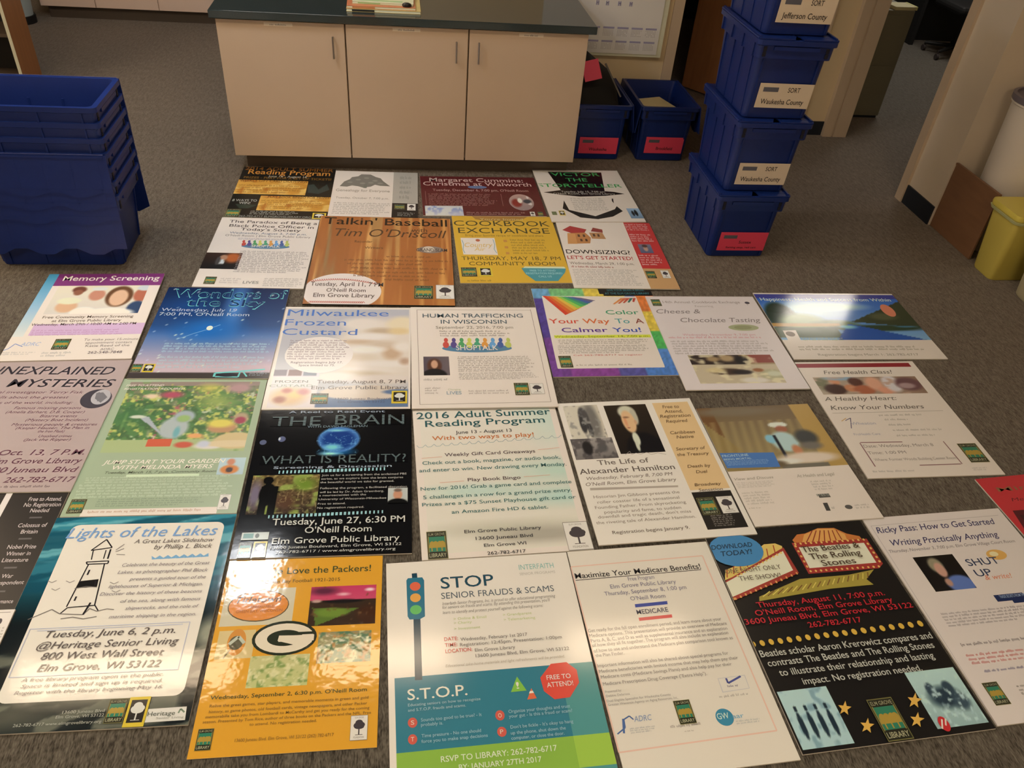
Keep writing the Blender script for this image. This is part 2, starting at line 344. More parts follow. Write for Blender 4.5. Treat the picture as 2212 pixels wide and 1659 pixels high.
# the tall stack
STX, STY = 1.797, 3.845
names = (('pink', 'Sussex'), ('cream', 'Waukesha County'), ('cream', 'Waukesha County'), ('cream', 'Jefferson County'))
tl = ('blue lidded tote with a pink paper label, bottom of the stack of four', 'blue lidded tote with a cream label, second from the bottom of the stack of four', 'blue lidded tote with a cream label, third from the bottom of the stack of four', 'blue lidded tote on top of the stack of four, cut by the photo')
for k in range(4):
    t = tote(STX+(0, .004, .002, -.006)[k], STY+(0, .004, -.004, .002)[k], k*.3805, math.radians((0, .4, -.5, .6)[k]), tl[k], 'stacked blue totes')
    M = T_((0, -.2335, .100 if k == 0 else .108)) @ Rx(math.radians(-4.2))
    zz = .10 if k < 2 else .115
    M = T_((.016, -.2362-(zz-.10)*.07, zz)) @ Rx(math.radians(-4.5) * -1)
    c, s = names[k]
    if c == 'pink': paper_label(t, .265, .113, M, PINK, [(s, -.02, .05, -.012, .018), ('Sorting stop, red cart', -.085, .085, -.042, .012)])
    else: paper_label(t, .268, .118, M, CREAM, [('SORT', .01, .07, .018, .024), (s, -.11, .105, -.040, .026)])
# two open totes beside the cabinet
t2 = tote(1.272, 5.11, 0, 0, 'open pink-labelled blue tote with a black bag in it, against the cabinet side', 'open blue totes by the wall', (math.radians(-80), math.radians(98)))
t2.location.y = 5.115
paper_label(t2, .255, .112, T_((.01, -.2362, .10)) @ Rx(math.radians(4.5)), PINK, [('Waukesha', -.06, .06, -.035, .022)])
t3 = tote(1.712, 5.115, 0, 0, 'open blue tote with a pink label and loose papers in it, second from the cabinet', 'open blue totes by the wall', (math.radians(96), math.radians(98)))
paper_label(t3, .255, .112, T_((.01, -.2362, .112)) @ Rx(math.radians(4.5)), PINK, [('Brookfield', -.05, .06, -.032, .022)])
pp = MB()
rngp = random.Random(3)
papers = thing('paper_bundle', 'cream papers lying loose in the open tote nearest the tall stack', 'paper', (1.67, 5.03, .255), .2)
for k in range(5):
    MB().box(-.10, .10, -.14, .14, 0, .010).done('sheet', pmat('cream_paper', obs((214, 176, 128)), .7), papers).matrix_local = T_((rngp.uniform(-.02, .02), rngp.uniform(-.03, .03), .014*k)) @ Rz(rngp.uniform(-.4, .4))
fl_ = MB().box(-.13, .13, -.19, .19, .012, .25).done('filling', pmat('box_card', obs((120, 90, 60)), .8), t3)
# black bag
bag = thing('canvas_bag', 'black canvas bag with a pink tag leaning out of the open tote beside the cabinet', 'bag', (1.27, 5.12, 0))
bm = MB(); bl = pmat('black_canvas', (.006, .006, .007), .8, bump=.5, bscale=40)
prof = [(-.20, .03), (-.22, .28), (-.17, .42), (-.05, .60), (.08, .66), (.15, .62), (.19, .40), (.19, .03)]
rings = []
for i in range(9):
    u_ = i/8; x = -.135+.265*u_; k = 1-.55*u_
    rings.append([(x, y_*(.93 if 0 < i < 8 else .85), min(z_, .30)+max(0, z_-.30)*k*(.96 if 0 < i < 8 else .8)) for y_, z_ in prof])
bm.loft(rings); bg = bm.done('body', bl, bag, True)
MB().box(-.003, .003, -.055, .055, -.06, .06).done('pink_tag', pmat('slip_pink2', PINK, .6), bag).matrix_local = T_((-.075, -.150, .545)) @ Rx(math.radians(-30)) @ Ry(math.radians(-14)) @ Rz(math.radians(90)) 
zp = MB(); zp.tube((.02, -.10, .575), (.125, -.19, .40), .006, n=6); zp.done('zip', pmat('zip_grey', (.12, .12, .12), .4), bag)
# nested totes at the left
NX, NY = -1.583, 3.665
nl = ['bottom', 'second from the bottom', 'third from the bottom', 'fourth from the bottom', 'third from the top', 'second from the top', 'topmost']
for k in range(7):
    nt_ = tote(NX, NY, k*.0665, PI/2, 'dark blue nested tote at the left, %s of its pile' % nl[k], 'nested blue totes', 'hang' if k < 4 else 'back', .085)
    nt_.scale = (1, 1.2, 1)

# ---------------------------------------------------------------- planner on the wall
pl = thing('wall_planner', 'large white year planner sheet hanging on the wall right of the counter', 'calendar', (1.25, 5.44, .5))
MB().box(-.30, .51, -.035, 0, .012, 1.05).done('backing_board', pmat('board_cream', obs((214, 190, 160)), .7), pl)
MB().box(-.32, .475, -.041, -.0355, .03, 1.04).done('sheet', pmat('planner_sheet', obs((222, 196, 184)), .6), pl)
hd = MB(); gr = MB(); rr = random.Random(7)
for row, z in ((0, .145), (1, .060)):
    for c in range(7):
        x = -.20+c*.096
        hd.box(x, x+.075, -.0425, -.0411, z+.040, z+.052)
        for r_ in range(5):
            for q in range(7):
                if rr.random() < .9: gr.box(x+.002+q*.0104, x+.007+q*.0104, -.0422, -.0411, z-.004+r_*.0085, z+r_*.0085)
for i, x in enumerate((.02, .085, .165, .24)): hd.box(x, x+.008, -.0425, -.0411, .325, .352); hd.box(x+.012, x+.02, -.0425, -.0411, .325, .352); hd.box(x+.004, x+.016, -.0425, -.0411, .337, .343)
hd.done('month_headers', pmat('lilac_ink', obs((160, 140, 160)), .6), pl); gr.done('date_grid', pmat('grey_ink', obs((176, 154, 150)), .6), pl)

# ---------------------------------------------------------------- right side: low cabinet, chair, bins
lc = thing('low_cabinet', 'grey-brown low cabinet standing in the passage behind the door frame', 'cabinet', (3.65, 5.82, 0))
gm = pmat('grey_metal', obs((128, 108, 84)), .5, noise=.05)
MB().box(-.33, .10, 0, .55, .02, .79, bev=.004).done('body', gm, lc); MB().box(-.31, .09, .01, .53, 0, .02).done('plinth', blackb, lc)
MB().box(-.30, .07, -.008, 0, .42, .76).done('drawer_front', gm, lc); MB().box(-.30, .07, -.008, 0, .05, .40).done('drawer_front', gm, lc)
fo = thing('note_pad', 'yellow note pad lying on the grey-brown low cabinet', 'note pad', (3.68, 5.90, .7905), .1)
MB().box(-.10, .07, -.07, .07, 0, .022).done('pages', pmat('yellow_paper', obs((214, 180, 130)), .6), fo); MB().box(.071, .085, -.07, .07, 0, .024).done('binding', pmat('yellow_paper2', obs((226, 196, 120)), .6), fo)
# dark desk side and office chair beyond
dk = thing('desk', 'black desk end standing in the far dark passage at the top right', 'desk', (5.70, 7.98, 0))
bp_ = pmat('desk_black', (.012, .012, .013), .6)
MB().box(-.5, 2.2, .0, .8, .70, .74).done('desk_top', bp_, dk); MB().box(-.5, -.46, 0, .8, 0, .70).done('side_panel', bp_, dk); MB().box(-.46, 2.2, .2, .23, 0, .70).done('modesty_panel', bp_, dk)
ch = thing('office_chair', 'black office chair base with a grey castor in the far passage at the top right', 'chair', (5.46, 7.62, 0))
for k in range(5):
    a = k*2*PI/5+math.radians(208); lg = MB(); lg.tube((0, 0, .10), (.28*math.cos(a), .28*math.sin(a), .075), .022, .014, 8); lg = lg.done('leg', bp_, ch)
    cs = MB().tube((.28*math.cos(a)-.012, .28*math.sin(a), .028), (.28*math.cos(a)+.012, .28*math.sin(a), .028), .027, n=14).tube((.28*math.cos(a), .28*math.sin(a), .03), (.28*math.cos(a), .28*math.sin(a), .085), .008, n=8); cs.done('castor', pmat('castor_grey', (.06, .05, .05), .4), lg)
MB().tube((0, 0, .08), (0, 0, .42), .025, n=12).done('column', bp_, ch); MB().box(-.24, .24, -.24, .24, .42, .50, bev=.03).done('seat', bp_, ch); MB().box(-.22, .22, .20, .26, .55, 1.0, bev=.025).done('backrest', bp_, ch)
MB().box(-.03, .03, .22, .25, .45, .60).done('back_bracket', bp_, ch)
fw = MB().box(3.9, 4.95, 8.9, 9.0, 0, 2.75).done('wall_passage', pmat('grey_wall', obs((120, 108, 96)), .9)); struct(fw)
struct(MB().box(3.9, 4.95, 8.885, 8.899, 0, .1).done('baseboard_passage', blackb))
# wooden box against the column, white bin on top, yellow and beige bins
wbx = thing('wooden_board', 'brown wooden board standing on edge between the black skirting and the yellow bin', 'board', (3.178, 3.6, 0))
wb = pmat('box_wood', obs((128, 82, 56)), .5, noise=.2, nscale=5, stretch=(1, 1, 5))
MB().box(0, .012, 0, .415, .002, .385, bev=.001).done('board', wb, wbx); MB().box(-.002, .014, -.003, .418, .385, .397, bev=.001).done('top_edging', wb, wbx)
for y_ in (.03, .36): MB().box(.012, .032, y_, y_+.025, 0, .38).done('batten', wb, wbx)
def ringz(cx, cy, prof, n=32): return [[(cx+r*math.cos(2*PI*a/n), cy+r*math.sin(2*PI*a/n), z) for a in range(n)] for r, z in prof]
wbn = thing('white_bin', 'tall white cylindrical bin with a dark opening, behind the brown wooden board', 'bin', (3.385, 3.80, 0))
MB().loft(ringz(0, 0, ((.135, 0), (.140, .008), (.172, .80), (.180, .805), (.180, .845), (.168, .845), (.134, .02)))).done('body', pmat('white_plastic', obs((226, 194, 176)), .4), wbn, True)
MB().loft(ringz(0, 0, ((.160, .74), (.160, .745)))).done('rubbish', pmat('liner', (.05, .055, .035), .7, noise=.5, nscale=30), wbn)
MB().loft(ringz(0, 0, ((.181, .815), (.185, .82), (.185, .847), (.167, .849), (.167, .835)))).done('rim', pmat('liner_rim', obs((120, 100, 104)), .5), wbn, True)
yb = thing('yellow_bin', 'yellow rectangular waste bin at the right photo edge beside the wooden box', 'bin', (3.285, 3.46, 0), 0)
yel = pmat('yellow_plastic', obs((208, 170, 78)), .35, noise=.05)
MB().loft([rrect(hx, hy, .03, z, 4) for hx, hy, z in ((.115, .080, 0), (.120, .085, .01), (.150, .112, .37), (.158, .120, .372), (.158, .120, .39), (.146, .108, .39), (.112, .078, .02))]).done('body', yel, yb, True)
MB().loft([rrect(.161, .123, .03, .365, 4), rrect(.163, .125, .03, .38, 4), rrect(.161, .123, .03, .394, 4), rrect(.15, .112, .03, .394, 4)], True, True).done('rim', pmat('yellow_rim', obs((216, 178, 76)), .35), yb, True)
MB().loft([rrect(.153, .115, .03, .352, 4), rrect(.1605, .1225, .03, .362, 4), rrect(.1655, .1275, .03, .362, 4), rrect(.158, .12, .03, .345, 4)], False, False).done('liner_bag', pmat('liner_bag', obs((210, 190, 130)), .3), yb, True)
bb = thing('beige_bin', 'beige rounded bin in the right photo corner in front of the yellow bin', 'bin', (3.36, 3.13, 0))
MB().loft([rrect(hx, hy, .05, z, 5) for hx, hy, z in ((.13, .12, 0), (.14, .13, .012), (.165, .155, .40), (.175, .165, .41), (.175, .165, .43), (.16, .15, .43), (.13, .12, .02))]).done('body', pmat('beige_plastic', obs((200, 170, 132)), .45), bb, True)
# chair castor at the left edge
cl = thing('chair_castor', 'black chair castor at the left photo edge near the blue crates', 'castor', (-1.86, 3.20, 0))
MB().tube((-.014, 0, .03), (.014, 0, .03), .03, n=18).done('wheel', pmat('black_plastic', (.01, .01, .012), .4), cl); MB().box(-.022, .022, -.012, .03, .04, .09, bev=.005).done('fork', pmat('black_plastic', (.01, .01, .012), .4), cl)

# ---------------------------------------------------------------- posters
def vnoise(x, y, seed):
    r = np.random.RandomState(seed); g = r.rand(64, 64); xi = np.floor(x).astype(int); yi = np.floor(y).astype(int); fx = x-xi; fy = y-yi
    fx = fx*fx*(3-2*fx); fy = fy*fy*(3-2*fy); a = lambda i, j: g[(yi+j) % 64, (xi+i) % 64]
    return (a(0, 0)*(1-fx)+a(1, 0)*fx)*(1-fy)+(a(0, 1)*(1-fx)+a(1, 1)*fx)*fy
def paint(U, V, ops):
    "picture colours (0..255) at points U,V in 0..1, v downwards"
    C = np.zeros(U.shape+(3,)); A = lambda c: np.array(c, float)
    def mix(m, c):
        nonlocal C
        C = C*(1-m[..., None])+A(c)*m[..., None]
    for o in ops:
        k = o[0]
        if k == 'g':
            t = (U if o[3] == 0 else V)[..., None]; C = A(o[1])*(1-t)+A(o[2])*t
        elif k == 'g2':
            t = np.clip((V-o[1])/(o[2]-o[1]), 0, 1); g = A(o[3])*(1-t[..., None])+A(o[4])*t[..., None]; m = np.clip((V-o[1])/.12, 0, 1)[..., None]; C = C*(1-m)+g*m
        elif k in ('n', 'n2'):
            if k == 'n':
                n = .65*vnoise(U*o[2], V*o[3], o[5])+.35*vnoise(U*o[2]*2.3+5, V*o[3]*2.3+9, o[5]+1); m = np.clip((n-1+o[4]*1.15)/.16, 0, 1)*.85
                mix(m, o[1])
            else:
                r = np.random.RandomState(7); m = (r.rand(*U.shape) < o[3])*r.rand(*U.shape)*.8; mix(m, o[1])
        elif k == 'nw':
            n = vnoise(U*o[2], V*o[3]+U*6, o[5]); m = np.clip((n-1+o[4]*1.2)/.15, 0, 1)*((V >= o[6]) & (V <= o[7]))*.8; mix(m, o[1])
        elif k == 'b':
            d = np.sqrt(((U-o[1])/o[3])**2+((V-o[2])/o[4])**2); s = max(.05, o[6]); mix(np.clip((1-d)/s+.0, 0, 1), o[5])
        elif k == 'r': mix(((U >= o[1]) & (U <= o[3]) & (V >= o[2]) & (V <= o[4])).astype(float), o[5])
        elif k == 't':
            x1, y1, x2, y2, x3, y3 = o[1:7]; s = lambda ax, ay, bx, by: (bx-ax)*(V-ay)-(by-ay)*(U-ax)
            a, b_, c = s(x1, y1, x2, y2), s(x2, y2, x3, y3), s(x3, y3, x1, y1); mix((((a >= 0) & (b_ >= 0) & (c >= 0)) | ((a <= 0) & (b_ <= 0) & (c <= 0))).astype(float), o[7])
        elif k == 'w': C = C*(1-o[1]+2*o[1]*vnoise(U*o[2]*3, V*o[3]*3, 4))[..., None]
        elif k == 'wv':
            m = np.clip(1-np.abs(vnoise(U*o[3], V*o[3], 5)-.5)/.05, 0, 1)*o[1]*(C.sum(-1) > 90); mix(m, o[2])
        elif k == 'w2':
            m = (.5+.5*np.sin(U*o[3]*6.28+V*9))*((V >= o[4]) & (V <= o[5])); mix(m*.5, o[2])
        elif k == 'ballbg': pass
    return np.clip(C, 0, 255)
LUT = np.array([lin(i) for i in range(256)])
def obs_np(C):
    i = np.clip(C, 0, 255).astype(int); o = np.empty(C.shape)
    for k in range(3): o[..., k] = np.minimum(.9, .78*LUT[i[..., k]]/REF[k])
    return o
DZ = 4e-5
class Sheet:
    "flat coloured shapes, gathered with one colour per vertex and joined into one printed part"
    def __init__(s, W_, H_, z): s.W = W_; s.H = H_; s.z = z; s.V = []; s.F = []; s.C = []
    def xy(s, u, v): return (u-.5)*s.W, (.5-v)*s.H
    def add(s, pts, faces, col, up=True):
        o = len(s.V); s.V += [(*s.xy(u, v), s.z) for u, v in pts]; s.F += [tuple(i+o for i in f) for f in faces]
        c = obs(desat(col)); s.C += [(*c, 1)]*len(pts)
        if up: s.z += DZ
    def quad(s, c, u0, v0, u1, v1, up=True): s.add([(u0, v1), (u1, v1), (u1, v0), (u0, v0)], [(0, 1, 2, 3)], c, up)
    def ell(s, c, u0, v0, u1, v1, up=True):
        n = 28; cu, cv = (u0+u1)/2, (v0+v1)/2
        s.add([(min(1, max(0, cu+(u1-u0)/2*math.cos(2*PI*k/n))), min(1, max(0, cv-(v1-v0)/2*math.sin(2*PI*k/n)))) for k in range(n)], [tuple(range(n))], c, up)
    def poly(s, c, pts):
        a = sum(p[0]*q[1]-q[0]*p[1] for p, q in zip(pts, pts[1:]+pts[:1]))
        if a > 0: pts = pts[::-1]
        from mathutils.geometry import tessellate_polygon
        t = tessellate_polygon([[Vector((p[0], -p[1], 0)) for p in pts]])
        s.add(pts, [tuple(f) for f in t], c)
    def line(s, c, w_, pts):
        for a, b_ in zip(pts, pts[1:]):
            ax, ay = s.xy(*a); bx, by = s.xy(*b_); d = math.hypot(bx-ax, by-ay)
            if d < 1e-6: continue
            nx, ny = -(by-ay)/d*w_*s.W/2, (bx-ax)/d*w_*s.W/2; o = len(s.V)
            s.V += [(ax+nx, ay+ny, s.z), (ax-nx, ay-ny, s.z), (bx-nx, by-ny, s.z), (bx+nx, by+ny, s.z)]; s.F.append((o, o+1, o+2, o+3)); s.C += [(*obs(desat(c)), 1)]*4
        s.z += DZ
    def text(s, t, u0, u1, v, cap, c, bold=0, italic=0):
        vv, f = text_mesh(t, 1 if bold in (1, 'o') else 0, italic)
        if not len(vv): return
        pts = [(u0+a*(u1-u0), v-b_*cap) for a, b_ in vv]
        keep = [i for i, fc in enumerate(f) if all(0 <= pts[k][0] <= 1 and 0 <= pts[k][1] <= 1 for k in fc)]
        s.add(pts, [f[i] for i in keep], c)
    def greek(s, r, n, c, rng):
        u0, v0, u1, v1 = r; ph = (v1-v0)/n; cw = max(.0028, min(.0085, ph*s.H*.30/s.W))
        for k in range(n):
            vb = v0+ph*(k+.82); u = u0+rng.random()*.01*(u1-u0); end = u1-(rng.random()*.12*(u1-u0) if k < n-1 else rng.random()*.35*(u1-u0))
            while u < end:
                for j in range(rng.randint(2, 8)):
                    if u+cw > end: break
                    hh = ph*rng.choice((.42, .42, .46, .66)); d = 0 if rng.random() < .9 else ph*.15
                    o = len(s.V); s.V += [(*s.xy(a, b_), s.z) for a, b_ in ((u, vb+d), (u+cw*.5, vb+d), (u+cw*.5, vb-hh), (u, vb-hh))]; s.F.append((o, o+1, o+2, o+3)); s.C += [(*obs(desat(c)), 1)]*4
                    if rng.random() < .6:
                        z_ = vb-hh*rng.choice((0, .5, .9)); o = len(s.V); s.V += [(*s.xy(a, b_), s.z) for a, b_ in ((u, z_), (u+cw*.85, z_), (u+cw*.85, z_-ph*.09), (u, z_-ph*.09))]; s.F.append((o, o+1, o+2, o+3)); s.C += [(*obs(desat(c)), 1)]*4
                    u += cw
                u += cw*1.3
        s.z += DZ
    def grid(s, r, ops, res, shape='r'):
        u0, v0, u1, v1 = r; nx, ny = res
        if shape == 'e':
            nr, na = ny, nx*2; R_, T = np.meshgrid(np.linspace(0, 1, nr), np.linspace(0, 2*PI, na, endpoint=False), indexing='ij'); U = .5+.5*R_*np.cos(T); V = .5+.5*R_*np.sin(T)
            F = [(i*na+j, (i+1)*na+j, (i+1)*na+(j+1) % na, i*na+(j+1) % na)[::-1] for i in range(nr-1) for j in range(na)]
        else:
            U, V = np.meshgrid(np.linspace(0, 1, nx+1), np.linspace(0, 1, ny+1)); F = [((i+1)*(nx+1)+j, (i+1)*(nx+1)+j+1, i*(nx+1)+j+1, i*(nx+1)+j) for i in range(ny) for j in range(nx)]
        PC_ = paint(U, V, ops); g_ = (PC_*np.array([.35, .4, .25])).sum(-1, keepdims=True)*np.array([1.04, 1, .95]); C = obs_np(PC_*.86+g_*.14).reshape(-1, 3); o = len(s.V)
        s.V += [(*s.xy(u0+a*(u1-u0), v0+b_*(v1-v0)), s.z) for a, b_ in zip(U.ravel().tolist(), V.ravel().tolist())]
        s.F += [tuple(i+o for i in f) for f in F]; s.C += [(*c, 1) for c in C.tolist()]; s.z += DZ
    def done(s, name, m, parent):
        if not s.F: return None
        me = bpy.data.meshes.new(name); me.from_pydata(s.V, [], s.F); a = me.color_attributes.new('Col', 'FLOAT_COLOR', 'POINT')
        a.data.foreach_set('color', np.array(s.C, dtype=np.float32).ravel()); me.update(); return link_mesh(name, me, m, parent)
def logo(sh_, kind, r):
    u0, v0, u1, v1 = r; W_, H_ = u1-u0, v1-v0; q = lambda c, a, b_, d, e_: sh_.quad(c, u0+a*W_, v0+b_*H_, u0+d*W_, v0+e_*H_); el = lambda c, a, b_, d, e_: sh_.ell(c, u0+a*W_, v0+b_*H_, u0+d*W_, v0+e_*H_)
    if kind == 'lib':
        q((116, 102, 58), 0, 0, 1, 1); q((44, 40, 30), .03, .025, .97, .975); q((50, 118, 90), .10, .20, .90, .74)
        q((150, 122, 56), .06, .18, .10, .76); q((150, 122, 56), .90, .18, .94, .76); q((176, 134, 52), .10, .50, .90, .60)
        for x in (.12, .30, .5, .64): el((176, 134, 52), x, .36, x+.26, .60)
        for x in (.2, .45, .7): q((176, 134, 52), x, .58, x+.05, .72)
        sh_.text('ELM GROVE', u0+.08*W_, u0+.92*W_, v0+.16*H_, .10*H_, (160, 144, 110), 1); sh_.text('LIBRARY', u0+.08*W_, u0+.92*W_, v0+.93*H_, .14*H_, (176, 160, 124), 1)
    else:
        y = kind == 'treey'
        if y: q((218, 176, 48), 0, 0, 1, 1); q((44, 38, 36), .12, .10, .88, .86); ink = (214, 196, 186)
        else: q((130, 116, 110), 0, 0, 1, 1); q((226, 202, 190), .02, .02, .98, .98); ink = (70, 58, 62)
        for a, b_, d, e_ in ((.18, .30, .52, .52), (.45, .28, .84, .50), (.28, .18, .72, .42), (.22, .38, .80, .56)): el(ink, a, b_, d, e_)
        q(ink, .47, .5, .54, .78); q(ink, .3, .77, .72, .79)
        if not y: sh_.text('FOUNDATION', u0+.2*W_, u0+.8*W_, v0+.92*H_, .08*H_, (130, 116, 112)); sh_.text('ELM GROVE', u0+.25*W_, u0+.75*W_, v0+.13*H_, .07*H_, (150, 136, 132))
core = pmat('foam_core_edge', obs((206, 178, 160)), .6)
def poster(P_):
    W_, H_ = P_['w'], P_['h']; z0 = .0012+P_['lv']*.0056; th = .005 if P_['n'] != 'E2' else .0012
    t = thing('poster', P_['label'], 'poster', (P_['x'], P_['y'], z0), P_['t'], 'library event posters laid out on the carpet')
    ecol = core if not P_['edge'] else pmat('foam_core_black', obs(P_['edge']), .5)
    MB().box(-W_/2, W_/2, -H_/2, H_/2, 0, th).done('foam_board', ecol, t)
    pm = printmat(P_['rough'], .16 if P_['n'] == 'E2' else .05); rng = random.Random(P_['n'])
    f = Sheet(W_, H_, th+DZ*2); f.quad(P_['bg'], 0, 0, 1, 1); f0 = f.z
    pics = [q for q in P_['ph']]; z = f0; top = [q for q in pics if q[3] and 'small portrait' in q[3]]
    full = [q for q in pics if q[0] == [0, 0, 1, 1] or (q[0][2]-q[0][0] > .85 and q[0][3]-q[0][1] > .85)]
    for r, ops, res, lab, shp in full:
        g = Sheet(W_, H_, z); g.grid(r, ops, res, shp); z = g.z; o = g.done('photo_print', pm, t)
        if lab: o['label'] = lab
    def picture(q, z):
        r, ops, res, lab, shp = q; g = Sheet(W_, H_, z)
        if shp == 'ball':
            cx, cy = .243, .872; rx, ry = .262, .185; n = 56
            g.add([(min(1, max(0, cx+rx*math.cos(2*PI*k/n))), min(1, max(0, cy-ry*math.sin(2*PI*k/n)))) for k in range(n)], [tuple(range(n))], (222, 192, 182))
            z1 = g.z
            for i in range(30):
                t_ = i/29
                for u, v, sg in ((.03+.43*t_, .775-.03*math.sin(PI*t_)+.02*t_, 1), (.03+.36*t_, .975+.0*t_, -1)):
                    if ((u-cx)/rx)**2+((v-cy)/ry)**2 < .97:
                        g.z = z1
                        g.line((200, 84, 74), .0045, [(u-.010, v-.014*sg), (u+.003, v+.004*sg)]); g.z = z1; g.line((200, 84, 74), .0045, [(u+.012, v-.012*sg), (u+.003, v+.004*sg)])
            g.z = z1+DZ
        else: g.grid(r, ops, res, shp)
        o = g.done('photo_print', pm, t)
        if lab: o['label'] = lab
        return g.z
    zs = []
    for q in pics:
        if q not in full and q not in top: zs.append(picture(q, z))
    z = max(zs+[z])
    f.z = z
    for s_ in P_['sh']:
        k, c = s_[0], s_[1]
        if k == 'q': f.quad(c, *s_[2])
        elif k == 'e': f.ell(c, *s_[2])
        elif k == 'p': f.poly(c, list(s_[2]))
        elif k == 'l': f.line(c, s_[2], list(s_[3]))
        elif k == 'rr':
            u0, v0, u1, v1 = s_[2]; rr_ = s_[3]; a_ = rr_; b_ = rr_*W_/H_; pts = []
            for cu, cv, a0 in ((u1-a_, v0+b_, 0), (u0+a_, v0+b_, PI/2), (u0+a_, v1-b_, PI), (u1-a_, v1-b_, 1.5*PI)):
                for q in range(6): an = a0+q*PI/10; pts.append((cu+a_*math.cos(an), cv-b_*math.sin(an)))
            f.add(pts, [tuple(range(len(pts)))], c)
    z = f.z
    f.done('printed_face', pm, t)
    for q in top: z = max(z, picture(q, f.z))
    z += DZ
    L = Sheet(W_, H_, z)
    for r, n, c, cen in P_['gk']: L.greek(r, n, c, rng)
    lm = pm
    for s_, u0, u1, v, cap, c, b_, it in P_['tx']:
        if b_ == 'o':
            L.text(s_, u0, u1, v, cap, c, 1, it); L.text(s_, u0+.006, u1-.006, v-cap*.05, cap*.88, (24, 44, 90), 0, it)
        elif b_ == 'd':
            L.text(s_, u0, u1, v, cap, c, 0, it)
            L.z += DZ; n = 9
            for k in range(n): L.quad((16, 15, 18), u0-.01, v-cap*(k+.62)/n, u1+.01, v-cap*(k+.22)/n, False)
            L.z += DZ
        else: L.text(s_, u0, u1, v, cap, c, b_, it)
    z = L.z; lt = L.done('lettering', lm, t)
    if lt: lt['kind'] = 'stuff'
    for kind, r in P_['lg']:
        g = Sheet(W_, H_, z); logo(g, kind, r); g.done('logo_print', lm, t)
